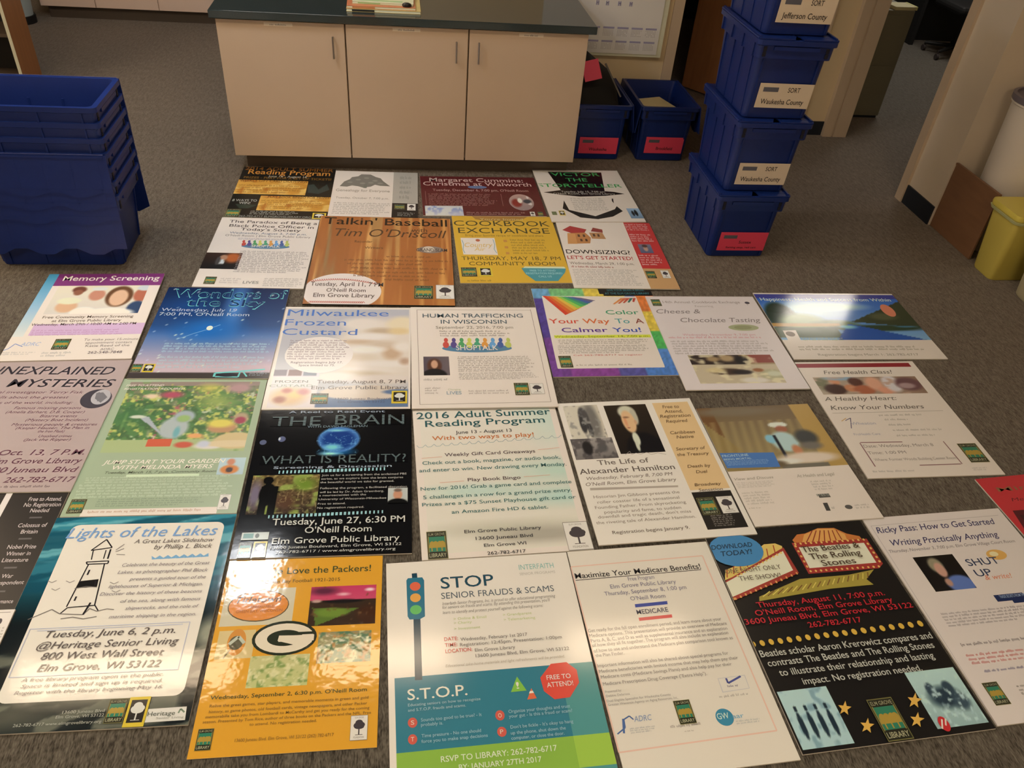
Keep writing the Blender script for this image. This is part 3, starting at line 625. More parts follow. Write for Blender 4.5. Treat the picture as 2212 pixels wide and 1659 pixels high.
# every poster: position, size and turn on the carpet, then its printed content in its own
# sheet coordinates (u to the right, v downwards, 0..1): sh shapes, tx text lines, gk tiny text
# blocks, ph pictures (layered colour fields), lg emblems
POSTERS=[
{'n':'A1','x':-.6574,'y':4.3263,'t':-.0232,'w':.5397,'h':.6499,'lv':0,'bg':(30,26,22),'sh':[['p',(50,56,46),[(.06,.761),(.283,.769),(.206,.836),(.116,.837)]],['p',(52,58,54),[(.732,.359),(.797,.335),(.855,.444),(.934,.331),(.968,.442),(.864,.53),(.751,.511)]]],'tx':[['2014 ADULT SUMMER',.024,.974,.069,.0715,(150,84,30),1,0],['Reading Program',.068,.946,.153,.0983,(215,130,50),1,0],['June 16 - August 16',.293,.703,.215,.0457,(190,170,150),0,0],['PRIZES - PLAY FOR A SET OF TICKETS!',.042,.968,.251,.0453,(140,90,35),1,0],['WEEKLY GIFT CARD DRAWINGS',.016,.72,.317,.0443,(110,60,20),1,0],['PLAY BOOK BINGO FOR PRIZES',.36,.985,.627,.0371,(110,60,20),1,0],['8 WAYS TO',.018,.262,.709,.0433,(170,160,150),1,0],['WIN!',.094,.205,.758,.0427,(180,170,160),1,0],['262-782-6717 ELMGROVELIBRARY.ORG',.139,.842,.993,.0332,(160,150,140),0,0]],'gk':[[[.02,.365,.72,.543],4,(165,100,35),1],[[.304,.661,.972,.836],5,(165,100,35),1],[[.233,.87,.732,.945],3,(170,160,150),1]],'ph':[[[0,.279,.73,.564],[('g',(222,150,55),(205,125,35),0),('n',(235,175,85),6,5,.45,3),('n',(190,95,20),9,3,.35,8)],(30,14),'orange parchment panel','r'],[[.285,.59,1,.866],[('g',(222,150,55),(205,125,35),0),('n',(235,175,85),6,5,.45,3),('n',(190,95,20),9,3,.35,8)],(30,14),'orange parchment panel','r']],'lg':[['lib',[0,.855,.139,1]],['treey',[.851,.894,.984,1]]],'label':'black poster with orange parchment panels, far left against the counter cabinet','rough':.3,'edge':None},
{'n':'A2','x':-.1419,'y':4.3217,'t':-.02458,'w':.4903,'h':.595,'lv':0,'bg':(228,198,184),'sh':[['q',(178,158,146),[.705,0,1,1]],['q',(32,28,28),[.705,.7,1,1]],['p',(130,114,104),[(.076,.361),(.121,.25),(.184,.194),(.205,.144),(.278,.122),(.313,.071),(.426,.073),(.492,.128),(.55,.155),(.585,.222),(.645,.302),(.671,.335),(.552,.33),(.489,.308),(.442,.353),(.388,.369),(.358,.384),(.295,.353),(.22,.337),(.162,.368)]],['e',(150,132,120),[.158,.245,.222,.283]],['e',(150,132,120),[.252,.181,.316,.219]],['e',(150,132,120),[.349,.14,.414,.179]],['e',(150,132,120),[.452,.197,.517,.236]],['e',(150,132,120),[.517,.255,.582,.294]],['e',(150,132,120),[.307,.263,.371,.302]],['e',(150,132,120),[.405,.248,.47,.286]],['q',(120,110,98),[.359,.296,.395,.39]]],'tx':[['Genealogy for Everyone',.042,.669,.473,.0558,(150,128,116),0,0],['Tuesday, October 7, 7:00 p.m.',.054,.663,.63,.0405,(150,132,124),0,0]],'gk':[[[.038,.704,.699,.954],7,(176,156,148),0],[[.783,.07,.931,.62],5,(150,136,126),1],[[.768,.887,.971,.972],3,(150,140,130),1]],'ph':[],'lg':[['lib',[.733,.734,.85,.831]],['tree',[.878,.708,.976,.85]]],'label':'white poster with a grey tree drawing and a grey side column','rough':.3,'edge':None},
{'n':'A3','x':.4747,'y':4.3146,'t':.01146,'w':.7014,'h':.5161,'lv':0,'bg':(98,32,34),'sh':[['e',(98,110,150),[.4,.245,.563,.322]],['l',(150,92,88),.004,[(.035,.403),(.033,.734)]],['l',(150,92,88),.004,[(.668,.458),(.662,.761)]]],'tx':[['Margaret Cummins:',.079,.894,.142,.1053,(205,160,152),1,0],['Christmas at Walworth',.023,.955,.248,.1032,(205,160,152),1,0],["Tuesday, December 6, 7:00 pm, O'Neill Room",.098,.912,.395,.0599,(190,140,132),0,0]],'gk':[[[.055,.451,.631,.764],8,(160,104,98),1],[[.344,.904,.848,.981],2,(175,130,124),0]],'ph':[[[.019,.768,.325,1],[('g',(110,130,190),(205,185,195),1),('n',(225,205,200),8,3,.6,5)],(24,12),'pale blue photograph strip','r'],[[.721,.458,.928,.866],[('g',(190,140,130),(150,120,120),1),('b',.3,.55,.25,.3,(150,40,36),.4),('b',.45,.4,.12,.2,(230,210,200),.4),('b',.75,.45,.2,.15,(60,60,70),.4),('n',(225,200,195),5,5,.3,2)],(28,24),'oval photograph','e']],'lg':[['tree',[.867,.897,.908,1]],['lib',[.93,.897,.975,1]]],'label':'wide maroon poster with an oval photograph, touching the cabinet toe kick','rough':.3,'edge':None},
{'n':'A4','x':1.1086,'y':4.3258,'t':.02211,'w':.5498,'h':.6949,'lv':2,'bg':(228,198,184),'sh':[['p',(24,14,16),[(.17,.039),(.798,.042),(.725,.431),(.827,.445),(.935,.484),(.705,.524),(.42,.541),(.217,.508),(.03,.461),(.232,.415)]],['p',(32,28,28),[(.219,.616),(.233,.791),(.487,.903),(.733,.776),(.771,.72),(.81,.812),(.672,.91),(.499,.956),(.32,.926),(.17,.767)]],['p',(32,28,28),[(.759,.578),(.775,.578),(.757,.666),(.747,.625)]],['q',(110,112,74),[.035,.822,.086,.883]]],'tx':[['VICTOR',.196,.763,.125,.075,(62,160,84),1,0],['THE',.338,.585,.238,.0731,(62,160,84),1,0],['STORYTELLER',-.004,.952,.356,.071,(62,160,84),1,0],['Tuesday, July 15, 7:00 pm',.23,.721,.461,.0345,(200,180,168),0,0],["O'Neill Room, Elm Grove Library",.135,.823,.501,.0342,(200,180,168),0,0]],'gk':[[[.295,.563,.682,.802],7,(176,158,150),1]],'ph':[[[.861,.76,1,.942],[('g',(150,170,200),(110,130,160),1),('b',.35,.5,.12,.3,(24,24,30),.3),('b',.6,.45,.14,.35,(24,24,30),.3)],(20,16),'small blue photograph of two figures','r']],'lg':[['treey',[.113,.807,.175,.891]]],'label':'white poster with a black top hat drawing and green lettering at the cabinet corner','rough':.3,'edge':None},
{'n':'B1','x':-.7006,'y':3.6457,'t':-.03889,'w':.5098,'h':.6966,'lv':0,'bg':(228,198,184),'sh':[['e',(84,120,150),[.3,.4,.771,.47]],['e',(205,70,60),[.295,.348,.322,.386]],['e',(205,70,60),[.298,.38,.34,.435]],['e',(90,70,130),[.348,.348,.375,.386]],['e',(90,70,130),[.35,.38,.392,.435]],['e',(80,150,90),[.401,.347,.428,.385]],['e',(80,150,90),[.403,.379,.445,.434]],['e',(205,190,80),[.454,.347,.481,.385]],['e',(205,190,80),[.455,.379,.497,.434]],['e',(70,150,110),[.506,.346,.533,.384]],['e',(70,150,110),[.508,.378,.55,.433]],['e',(225,140,60),[.559,.346,.586,.384]],['e',(225,140,60),[.56,.378,.602,.433]],['e',(100,150,200),[.612,.345,.639,.383]],['e',(100,150,200),[.613,.378,.655,.432]],['e',(70,90,150),[.665,.345,.692,.383]],['e',(70,90,150),[.665,.377,.707,.432]],['e',(190,185,90),[.717,.344,.744,.382]],['e',(190,185,90),[.718,.377,.76,.431]]],'tx':[['The Paradox of Being a',.09,.986,.083,.0448,(90,78,80),1,0],['Black Police Officer in',.107,.96,.149,.044,(90,78,80),1,0],["Today's Society",.234,.837,.203,.0434,(90,78,80),1,0],['Wednesday, August 3, 7:00 p.m.',.139,.908,.255,.0296,(110,120,140),0,0],["O'Neill Room | Elm Grove Public Library",.108,.951,.297,.0292,(140,124,124),0,0],['SHOPTALK',.398,.68,.452,.0373,(228,198,184),1,0],['LIVES',.439,.582,.951,.0349,(130,120,116),1,0]],'gk':[[[.243,.315,.814,.344],2,(140,130,150),1],[[.311,.5,1,.807],13,(160,140,138),0],[[.227,.878,.418,.952],3,(190,166,160),0],[[.62,.867,1,.981],5,(172,152,146),0]],'ph':[[[0,.541,.341,.765],[('g',(60,34,26),(24,18,20),1),('b',.78,.3,.3,.4,(190,86,36),.5),('b',.52,.3,.13,.2,(180,120,90),.3),('b',.5,.62,.1,.25,(200,190,190),.3),('b',.5,.95,.35,.3,(24,20,24),.3),('b',.4,.5,.08,.3,(70,60,60),.3)],(30,24),'dark portrait photograph','r']],'lg':[['lib',[.09,.871,.191,.965]]],'label':'white poster with coloured paper people, below the black and orange one','rough':.3,'edge':None},
{'n':'B2','x':-.0897,'y':3.5762,'t':-.02843,'w':.6995,'h':.8743,'lv':1,'bg':(205,130,62),'sh':[['e',(140,112,100),[.745,.359,.94,.442]],['e',(200,170,150),[.785,.359,.872,.431]]],'tx':[["Talkin' Baseball",.032,.975,.106,.0932,(40,28,20),1,0],['with',.701,.819,.186,.0541,(90,56,34),0,0],["Tim O'Driscoll",.127,.967,.255,.1006,(92,58,36),0,1],['Recorder',.283,.413,.331,.0285,(110,70,40),1,0],['Writers',.36,.495,.403,.0278,(110,70,40),1,0],['GRAND SLAM',.738,.966,.422,.0387,(80,64,60),1,0],['Tuesday, April 11, 7 PM',.026,.515,.82,.0432,(92,74,70),1,0],["O'Neill Room",.139,.4,.879,.0375,(92,74,70),1,0],['Elm Grove Library',.059,.463,.932,.0414,(92,74,70),1,0]],'gk':[[[.519,.471,1,.503],1,(130,76,40),0],[[.226,.516,1,.548],1,(130,76,40),0],[[.247,.558,.984,.59],1,(130,76,40),0],[[.278,.605,.979,.636],1,(130,76,40),0],[[.269,.651,.974,.681],1,(130,76,40),0],[[.299,.691,.97,.721],1,(130,76,40),0],[[.519,.729,.969,.758],1,(130,76,40),0]],'ph':[[[0,0,1,1],[('g',(150,104,64),(226,142,66),0),('n',(235,155,80),14,1.2,.5,3),('n',(168,84,34),22,1.0,.6,5),('n',(190,110,50),8,2,.3,9)],(110,60),'orange wood-grain print','r'],[[.0,.68,.5,1],[('a',),('b',.4,.62,.6,.62,(222,190,178),.03)],(60,40),'white baseball with red stitches','ball']],'lg':[['lib',[.726,.805,.856,.939]],['tree',[.874,.794,1,.937]]],'label':'large orange wood-grain poster with a baseball in its corner, centre of second row','rough':.3,'edge':(40,36,34)},
{'n':'B3','x':.5679,'y':3.6957,'t':.00323,'w':.565,'h':.7113,'lv':0,'bg':(222,160,44),'sh':[['p',(178,118,52),[(.2,0),(.763,0),(.714,.042),(.62,.07),(.342,.077),(.232,.054)]],['p',(228,198,184),[(.057,.356),(.381,.355),(.381,.612),(.062,.606)]],['e',(190,90,60),[.197,.373,.239,.412]],['l',(100,150,160),.006,[(.069,.389),(.078,.456),(.066,.532),(.078,.587)]],['l',(100,150,160),.006,[(.364,.375),(.371,.452),(.357,.529),(.375,.588)]],['q',(205,130,60),[.462,.383,.496,.418]],['q',(205,130,60),[.46,.48,.493,.514]],['q',(205,130,60),[.459,.569,.491,.602]],['p',(70,140,150),[(.568,.798),(.977,.805),(.959,.858),(.87,.976),(.667,.977),(.594,.884)]],['p',(215,205,170),[(.586,.798),(.601,.777),(.966,.779),(.975,.805)]]],'tx':[['COOKBOOK',.012,.96,.163,.089,(80,70,40),0,0],['EXCHANGE',.045,.935,.281,.0903,(80,70,40),0,0],['Bring your favorite recipe or cookbook and share',.107,.862,.333,.0361,(150,110,40),0,0],["You're Invited",.274,.704,.067,.0345,(210,180,120),0,0],['Country',.086,.349,.496,.0688,(222,170,90),0,1],['Air',.169,.274,.553,.0563,(222,170,90),0,1],['THURSDAY, MAY 18, 7 PM',.041,.957,.687,.0545,(104,84,40),0,0],['COMMUNITY ROOM',.102,.893,.762,.0533,(104,84,40),0,0],['FREE TO ATTEND',.64,.875,.846,.0243,(170,200,200),1,0],['REGISTRATION REQUIRED',.599,.93,.884,.024,(170,200,200),1,0],['CALL US',.705,.824,.926,.0237,(170,200,200),1,0]],'gk':[[[.526,.363,.893,.602],6,(160,118,44),0],[[.062,.952,.41,.985],1,(150,110,40),0]],'ph':[],'lg':[['lib',[.021,.792,.159,.916]],['treey',[.178,.792,.297,.915]]],'label':'mustard yellow poster with a teal bowl and a white square inset, second row','rough':.3,'edge':None},
{'n':'B4','x':1.1268,'y':3.6325,'t':-.02774,'w':.5424,'h':.7069,'lv':1,'bg':(228,198,184),'sh':[['q',(205,52,52),[.72,0,1,.72]],['q',(205,146,96),[.72,.72,1,1]],['p',(178,50,50),[(.045,.15),(.138,.08),(.3,.133),(.269,.186),(.128,.199)]],['p',(196,120,66),[(.088,.2),(.275,.186),(.317,.266),(.291,.356),(.069,.372)]],['p',(214,138,78),[(.088,.2),(.166,.209),(.159,.369),(.062,.372)]],['p',(150,54,50),[(.339,.163),(.373,.1),(.466,.129),(.46,.181)]],['p',(190,126,80),[(.315,.185),(.454,.181),(.469,.283),(.326,.282)]],['q',(96,60,44),[.187,.218,.21,.258]],['q',(96,60,44),[.24,.217,.263,.257]],['q',(96,60,44),[.199,.289,.222,.328]],['q',(96,60,44),[.251,.288,.274,.327]],['q',(96,60,44),[.347,.204,.37,.245]],['q',(96,60,44),[.393,.207,.415,.248]]],'tx':[['DOWNSIZING?',.02,.66,.519,.0613,(32,28,28),1,0],["LET'S GET STARTED!",.017,.662,.603,.0524,(200,50,54),1,0],['Wednesday, March 29, 1:00 p.m.',.024,.654,.677,.0367,(130,112,106),0,0]],'gk':[[[.026,.69,.641,.73],1,(180,90,90),0],[[.029,.738,.672,.965],10,(182,162,154),0],[[.726,.017,.977,.134],4,(228,180,172),1],[[.73,.185,.969,.317],4,(228,180,172),1],[[.736,.51,.954,.677],5,(228,180,172),1]],'ph':[[[.773,.355,.905,.491],[('g',(120,110,130),(90,90,120),1),('b',.5,.5,.2,.35,(190,130,110),.3),('b',.5,.2,.25,.2,(90,60,56),.3)],(18,16),'small portrait photograph','r']],'lg':[['lib',[.733,.757,.824,.859]],['tree',[.883,.744,.962,.856]]],'label':'white poster with two toy houses and a red side column, right end of second row','rough':.3,'edge':None},
{'n':'C1','x':-1.3537,'y':3.0678,'t':.01592,'w':.5056,'h':.6669,'lv':2,'bg':(228,198,184),'sh':[['q',(134,52,112),[.085,0,1,.155]],['q',(120,40,98),[.085,0,1,.05]],['q',(208,160,190),[.12,.615,1,.74]],['l',(110,130,180),.008,[(0,.891),(.028,.877),(.06,.825),(.127,.856)]]],'tx':[['Memory Screening',.141,.97,.09,.066,(235,210,225),1,0],['Free Community Memory Screening',.153,.881,.55,.0292,(90,70,60),1,0],['at Elm Grove Public Library',.242,.795,.593,.0289,(90,70,60),1,0],['Wednesday, March 29th / 10:00 AM to 2:00 PM',.097,.927,.632,.027,(80,60,60),1,0],['ADRC',.104,.253,.849,.0391,(150,160,190),0,1],['To make your 15-minute',.572,.994,.805,.0241,(120,104,104),0,0],['appointment contact',.595,.956,.839,.0239,(120,104,104),0,0],['Katie Reed of the',.606,.945,.872,.0237,(120,104,104),0,0],['ADRC',.731,.835,.91,.0234,(120,104,104),0,0],['262-548-7848',.647,.908,.943,.0261,(100,84,90),1,0]],'gk':[[[.129,.674,.889,.744],3,(190,130,170),0],[[0,.906,.261,.942],2,(180,165,160),0],[[.3,.91,.535,.968],2,(180,165,160),0]],'ph':[[[0,0,.085,.75],[('g',(60,140,180),(215,200,210),1)],(4,20),'blue edge band','r'],[[.14,.155,.905,.5],[('g',(228,200,172),(215,190,178),1),('b',.2,.75,.13,.23,(222,160,120),.25),('b',.2,.55,.15,.14,(226,206,170),.3),('b',.25,.15,.09,.14,(120,60,44),.3),('b',.25,.25,.06,.12,(150,84,60),.3),('b',.47,.35,.1,.22,(205,126,100),.25),('b',.47,.12,.1,.08,(215,200,190),.3),('b',.72,.4,.16,.4,(112,66,40),.15),('b',.72,.45,.11,.32,(225,165,130),.2),('b',.96,.35,.1,.28,(190,96,70),.25),('b',.97,.1,.1,.12,(200,190,190),.3),('b',.95,.82,.11,.28,(50,66,100),.25),('b',.68,.97,.3,.18,(235,215,205),.25),('b',.4,.95,.15,.2,(240,225,215),.3)],(90,54),'photograph of five smiling people','r']],'lg':[['lib',[.352,.782,.475,.894]]],'label':'white poster with a purple header band and a photograph of smiling faces','rough':.3,'edge':None},
{'n':'C2','x':-.8022,'y':2.9469,'t':-.02909,'w':.5456,'h':.679,'lv':1,'bg':(40,90,160),'sh':[['l',(120,160,205),.006,[(.239,.607),(.343,.546),(.438,.499),(.526,.444)]],['e',(210,220,235),[.428,.457,.476,.507]],['l',(110,190,185),.016,[(.606,.984),(.607,.949),(.767,.934),(.96,.911)]],['l',(110,190,185),.012,[(.616,.984),(.779,.987),(.784,.943)]],['e',(44,40,48),[.617,.948,.774,.985]],['l',(110,190,185),.012,[(.808,.939),(.841,.982)]]],'tx':[['Wonders of',.065,.988,.131,.1144,(110,190,190),'o',0],['the Sky',.195,.827,.232,.1001,(110,190,190),'o',0],['Wednesday, July 19',.023,.618,.293,.0369,(175,175,215),0,0],["7:00 PM, O'Neill Room",.023,.727,.344,.0363,(185,185,220),0,0]],'gk':[[[.158,.638,.971,.747],4,(165,185,215),1],[[.165,.776,.978,.907],4,(175,190,215),1],[[.855,.929,1,.975],3,(150,150,160),0]],'ph':[[[0,0,1,1],[('g',(18,34,74),(60,110,180),1),('g2',.45,.88,(30,84,160),(198,160,170)),('b',.6,.22,.12,.45,(70,120,190),.9),('b',.45,.5,.35,.2,(24,96,176),.8),('b',.22,.25,.25,.2,(24,60,120),.8),('n2',(230,235,245),40,.012,.9,11),('r',0,.95,1,1,(70,56,54))],(70,80),'printed star-sky photograph','r']],'lg':[['lib',[0,.864,.074,.945]],['treey',[.081,.863,.162,.944]]],'label':'blue night-sky poster with teal outlined lettering, right of the purple-headed poster','rough':.22,'edge':None},
{'n':'C3','x':-.2513,'y':2.7666,'t':-.02225,'w':.5711,'h':.7203,'lv':0,'bg':(228,198,184),'sh':[['e',(228,200,198),[.078,.326,.574,.682]]],'tx':[['Milwaukee',.034,.823,.1,.0741,(84,112,180),0,0],['Frozen',.029,.496,.206,.0713,(84,112,180),0,0],['Custard',.025,.589,.306,.0689,(84,112,180),0,0],['Registration begins July 17.',.133,.504,.591,.0201,(120,100,110),1,0],['Space limited to 75.',.192,.451,.618,.0199,(120,100,110),1,0],['FROZEN',.051,.278,.77,.0226,(110,110,110),1,0],['CUSTARD',.019,.316,.808,.0222,(150,150,140),1,0],['Tuesday, August 8, 7 PM',.341,.966,.777,.0328,(120,100,96),1,0],['Elm Grove Public Library',.309,.976,.83,.0321,(110,94,92),1,0],['13600 Juneau Boulevard',.482,.861,.922,.019,(90,90,110),0,0],['Elm Grove, WI 53122',.503,.824,.948,.0188,(90,90,110),0,0]],'gk':[[[.095,.353,.546,.556],9,(150,124,132),1]],'ph':[[[.03,.02,.985,.985],[('g',(182,166,172),(186,170,172),1),('b',.8,.46,.46,.4,(222,191,176),.25),('b',.62,.17,.22,.09,(226,197,184),.5),('b',.95,.18,.16,.12,(228,193,160),.4),('b',.78,.25,.16,.05,(196,159,132),.7),('b',.92,.25,.12,.05,(224,181,132),.6),('b',.7,.31,.22,.05,(230,202,192),.6),('b',.6,.37,.2,.035,(206,164,138),.7),('b',.8,.4,.2,.06,(208,172,152),.7),('b',.87,.49,.1,.09,(200,153,124),.6),('b',.66,.45,.2,.05,(232,206,196),.6),('b',.95,.42,.1,.07,(228,199,186),.6),('b',.62,.53,.18,.05,(214,181,160),.7),('b',.82,.6,.26,.05,(228,199,188),.6),('b',.97,.57,.06,.05,(190,143,120),.7),('b',.7,.66,.28,.05,(226,197,184),.5),('b',.6,.7,.3,.05,(206,174,150),.6),('b',.45,.72,.2,.06,(222,197,186),.5),('b',.8,.74,.3,.05,(222,191,180),.5),('r',0,.875,1,1,(96,111,146)),('b',.68,.87,.34,.07,(214,181,164),.1),('b',.95,.865,.16,.03,(96,111,146),.3),('r',0,.655,.33,.72,(214,185,190)),('r',0,.655,.095,.71,(120,99,112)),('r',.105,.655,.205,.71,(126,80,78)),('r',.215,.655,.31,.71,(116,115,132)),('r',0,.72,.33,1,(222,193,190)),('b',.14,.9,.17,.1,(222,170,124),.5),('b',.18,.89,.06,.04,(232,181,110),.6),('b',.08,.93,.06,.04,(170,96,76),.6),('b',.24,.86,.06,.04,(205,124,120),.6),('b',.12,.85,.05,.03,(190,96,80),.6)],(100,120),'photograph of swirled custard','r']],'lg':[['lib',[.316,.866,.434,.957]],['treey',[.869,.847,.978,.956]]],'label':'white poster with swirled cream custard photograph and blue lettering, lower edge shining','rough':.13,'edge':None},
{'n':'C4','x':.3287,'y':2.7449,'t':-.0114,'w':.5856,'h':.7215,'lv':2,'bg':(228,198,184),'sh':[['l',(130,110,106),.0035,[(.049,.031),(.954,.032)]],['l',(130,110,106),.0035,[(.955,.023),(.955,.959)]],['l',(130,110,106),.0035,[(.955,.959),(.055,.968)]],['l',(130,110,106),.0035,[(.055,.968),(.049,.031)]],['e',(84,120,150),[.227,.407,.75,.491]],['e',(205,70,60),[.245,.341,.276,.387]],['e',(205,70,60),[.235,.38,.281,.446]],['e',(90,70,130),[.304,.341,.334,.387]],['e',(90,70,130),[.293,.38,.34,.446]],['e',(80,150,90),[.363,.341,.393,.387]],['e',(80,150,90),[.351,.381,.398,.446]],['e',(205,190,80),[.422,.342,.452,.388]],['e',(205,190,80),[.41,.381,.456,.446]],['e',(70,150,110),[.481,.342,.511,.388]],['e',(70,150,110),[.468,.381,.515,.447]],['e',(225,140,60),[.54,.342,.57,.388]],['e',(225,140,60),[.526,.381,.573,.447]],['e',(100,150,200),[.599,.342,.629,.388]],['e',(100,150,200),[.585,.381,.632,.447]],['e',(70,90,150),[.658,.342,.688,.388]],['e',(70,90,150),[.643,.382,.69,.447]],['e',(190,185,90),[.717,.342,.747,.388]],['e',(190,185,90),[.702,.382,.749,.447]]],'tx':[['HUMAN TRAFFICKING',.092,.881,.12,.0453,(84,96,104),1,0],['IN WISCONSIN',.23,.744,.188,.0443,(84,96,104),1,0],['September 22, 2016, 7:00 pm',.19,.786,.244,.0309,(150,132,120),0,0],['SHOPTALK',.331,.643,.469,.0517,(228,198,184),1,0],['LIVES',.24,.343,.886,.0293,(140,150,160),1,0],['Changing',.251,.338,.849,.0148,(180,170,140),0,0]],'gk':[[[.216,.259,.758,.329],3,(160,140,130),1],[[.334,.527,.897,.68],9,(164,142,134),0],[[.334,.687,.909,.754],5,(172,150,142),0],[[.084,.737,.285,.763],1,(170,150,142),1],[[.092,.816,.202,.881],3,(176,152,144),0],[[.392,.846,.683,.886],2,(176,152,144),0]],'ph':[[[.088,.53,.273,.71],[('g',(84,66,76),(110,88,90),0),('b',.42,.5,.32,.45,(90,48,34),.25),('b',.42,.42,.15,.25,(205,140,110),.25),('b',.42,.98,.5,.35,(24,20,24),.15)],(30,26),'portrait photograph of a long-haired person','r']],'lg':[['lib',[.716,.789,.819,.899]],['tree',[.827,.795,.925,.89]]],'label':'thin-bordered white poster with coloured people over a blue oval, right of the custard poster','rough':.3,'edge':None},
{'n':'C5','x':.9306,'y':2.9363,'t':-.00199,'w':.6013,'h':.7001,'lv':0,'bg':(110,90,170),'sh':[['p',(228,198,184),[(.072,.095),(.854,.105),(.843,.913),(.048,.916)]],['q',(228,198,184),[.051,.805,.84,.921]],['p',(222,60,40),[(.078,.095),(.107,.094),(.325,.271),(.22,.333)]],['p',(225,90,40),[(.107,.096),(.142,.098),(.347,.257),(.248,.313)]],['p',(228,130,50),[(.136,.098),(.177,.101),(.368,.243),(.277,.293)]],['p',(228,170,60),[(.165,.099),(.212,.104),(.39,.228),(.306,.273)]],['p',(150,190,70),[(.194,.101),(.248,.107),(.412,.214),(.335,.252)]],['p',(80,170,90),[(.223,.102),(.283,.11),(.435,.2),(.365,.232)]],['p',(60,130,110),[(.253,.104),(.318,.113),(.457,.185),(.394,.211)]],['p',(70,90,150),[(.282,.105),(.354,.117),(.479,.17),(.424,.19)]],['p',(110,90,120),[(.311,.107),(.389,.12),(.502,.156),(.454,.169)]],['p',(225,130,70),[(.635,.199),(.719,.125),(.751,.125),(.65,.203)]],['p',(215,100,70),[(.677,.193),(.745,.125),(.775,.125),(.693,.196)]],['p',(200,80,60),[(.72,.186),(.771,.125),(.799,.125),(.735,.189)]],['p',(60,110,100),[(.762,.18),(.797,.125),(.823,.125),(.777,.183)]],['p',(190,60,50),[(.805,.173),(.823,.125),(.846,.125),(.82,.176)]],['p',(32,28,28),[(.593,.001),(1,0),(1,.094),(.586,.096)]],['q',(32,28,28),[.555,0,1,.072]],['q',(222,215,60),[.085,.568,.835,.6]]],'tx':[['GIVE YOUR BRAIN A BREAK',.628,.946,.035,.0257,(70,130,140),0,0],['AT THE ELM GROVE LIBRARY',.601,.978,.077,.0254,(70,130,140),0,0],['Color',.55,.818,.328,.0536,(70,150,110),1,0],['Your',.075,.311,.433,.0573,(225,70,50),1,0],['Way',.341,.555,.435,.0577,(225,100,50),1,0],['To',.601,.714,.436,.058,(90,160,160),1,0],['A',.76,.828,.437,.0582,(150,70,60),1,0],['Calmer',.155,.514,.535,.0528,(92,50,140),1,0],['You!',.554,.777,.537,.0533,(60,80,170),1,0],['Wednesday, September 14, 7:00 p.m.',.086,.821,.594,.0201,(120,120,40),0,0],['Call 262-782-6717 to register',.19,.712,.795,.0162,(215,110,110),0,0]],'gk':[[[.106,.613,.812,.669],3,(160,140,130),1],[[.089,.676,.792,.768],5,(160,140,130),1],[[.187,.876,.675,.899],1,(160,140,130),0]],'ph':[[[0,0,1,1],[('g',(90,80,150),(90,120,190),0),('r',0,0,.25,.12,(100,150,190)),('r',.15,0,.45,.12,(120,180,110)),('r',.42,0,.75,.12,(222,180,60)),('r',0,.12,.16,.75,(84,60,140)),('r',0,.6,.2,1,(120,60,140)),('r',.15,.9,.5,1,(140,60,140)),('r',.85,.08,1,.3,(225,110,50)),('r',.85,.3,1,.52,(225,180,60)),('r',.85,.52,1,.72,(80,170,80)),('r',.85,.72,1,1,(80,120,190)),('r',.5,.9,.7,1,(90,80,150)),('r',.7,.9,1,1,(76,116,190)),('w',.12,20,16)],(60,60),'rainbow feather pattern border','r']],'lg':[['lib',[.074,.792,.166,.912]]],'label':'rainbow-bordered poster with coloured pencils and multicoloured lettering','rough':.3,'edge':None},
{'n':'C6','x':1.4621,'y':2.8382,'t':-.01027,'w':.5548,'h':.7316,'lv':1,'bg':(222,194,190),'sh':[['e',(168,160,120),[.611,.334,.881,.406]],['e',(150,140,100),[.662,.348,.819,.391]],['e',(70,60,70),[.89,.064,.936,.093]],['q',(70,60,70),[.904,.085,.906,.11]]],'tx':[['14th Annual Cookbook Exchange',.136,.846,.085,.0307,(150,128,130),0,0],['Featuring',.412,.577,.131,.0213,(170,148,148),0,0],['Cheese &',.04,.435,.207,.0511,(130,112,116),0,1],['Chocolate Tasting',.219,.936,.309,.0526,(130,112,116),0,1],['Wednesday, November 9, 7:00 pm',.178,.812,.46,.0225,(210,140,150),0,0]],'gk':[[[.042,.462,.939,.493],1,(215,140,150),1],[[.042,.507,.899,.658],6,(168,148,146),1]],'ph':[[[.138,.664,.837,.942],[('g',(150,110,70),(200,170,140),1),('r',0,0,.6,.34,(60,44,40)),('b',.45,.12,.12,.16,(180,140,100),.5),('b',.28,.15,.1,.12,(170,130,90),.5),('r',.72,0,1,.3,(150,60,50)),('b',.62,.2,.1,.2,(30,24,24),.4),('r',0,.34,1,1,(200,170,140)),('b',.4,.6,.25,.14,(70,46,36),.4),('b',.55,.62,.15,.1,(40,30,30),.4),('b',.25,.55,.15,.12,(214,180,130),.5),('b',.9,.72,.18,.22,(176,160,120),.3),('b',.92,.68,.13,.12,(205,190,160),.5),('b',.75,.55,.08,.08,(160,90,50),.4),('b',.65,.9,.2,.12,(222,196,180),.4),('n',(230,200,160),9,7,.35,4)],(60,36),'photograph of cheese and chocolate on plates','r']],'lg':[['lib',[.034,.038,.116,.119]]],'label':'pale poster with script headings above a photograph of plated food','rough':.3,'edge':None},
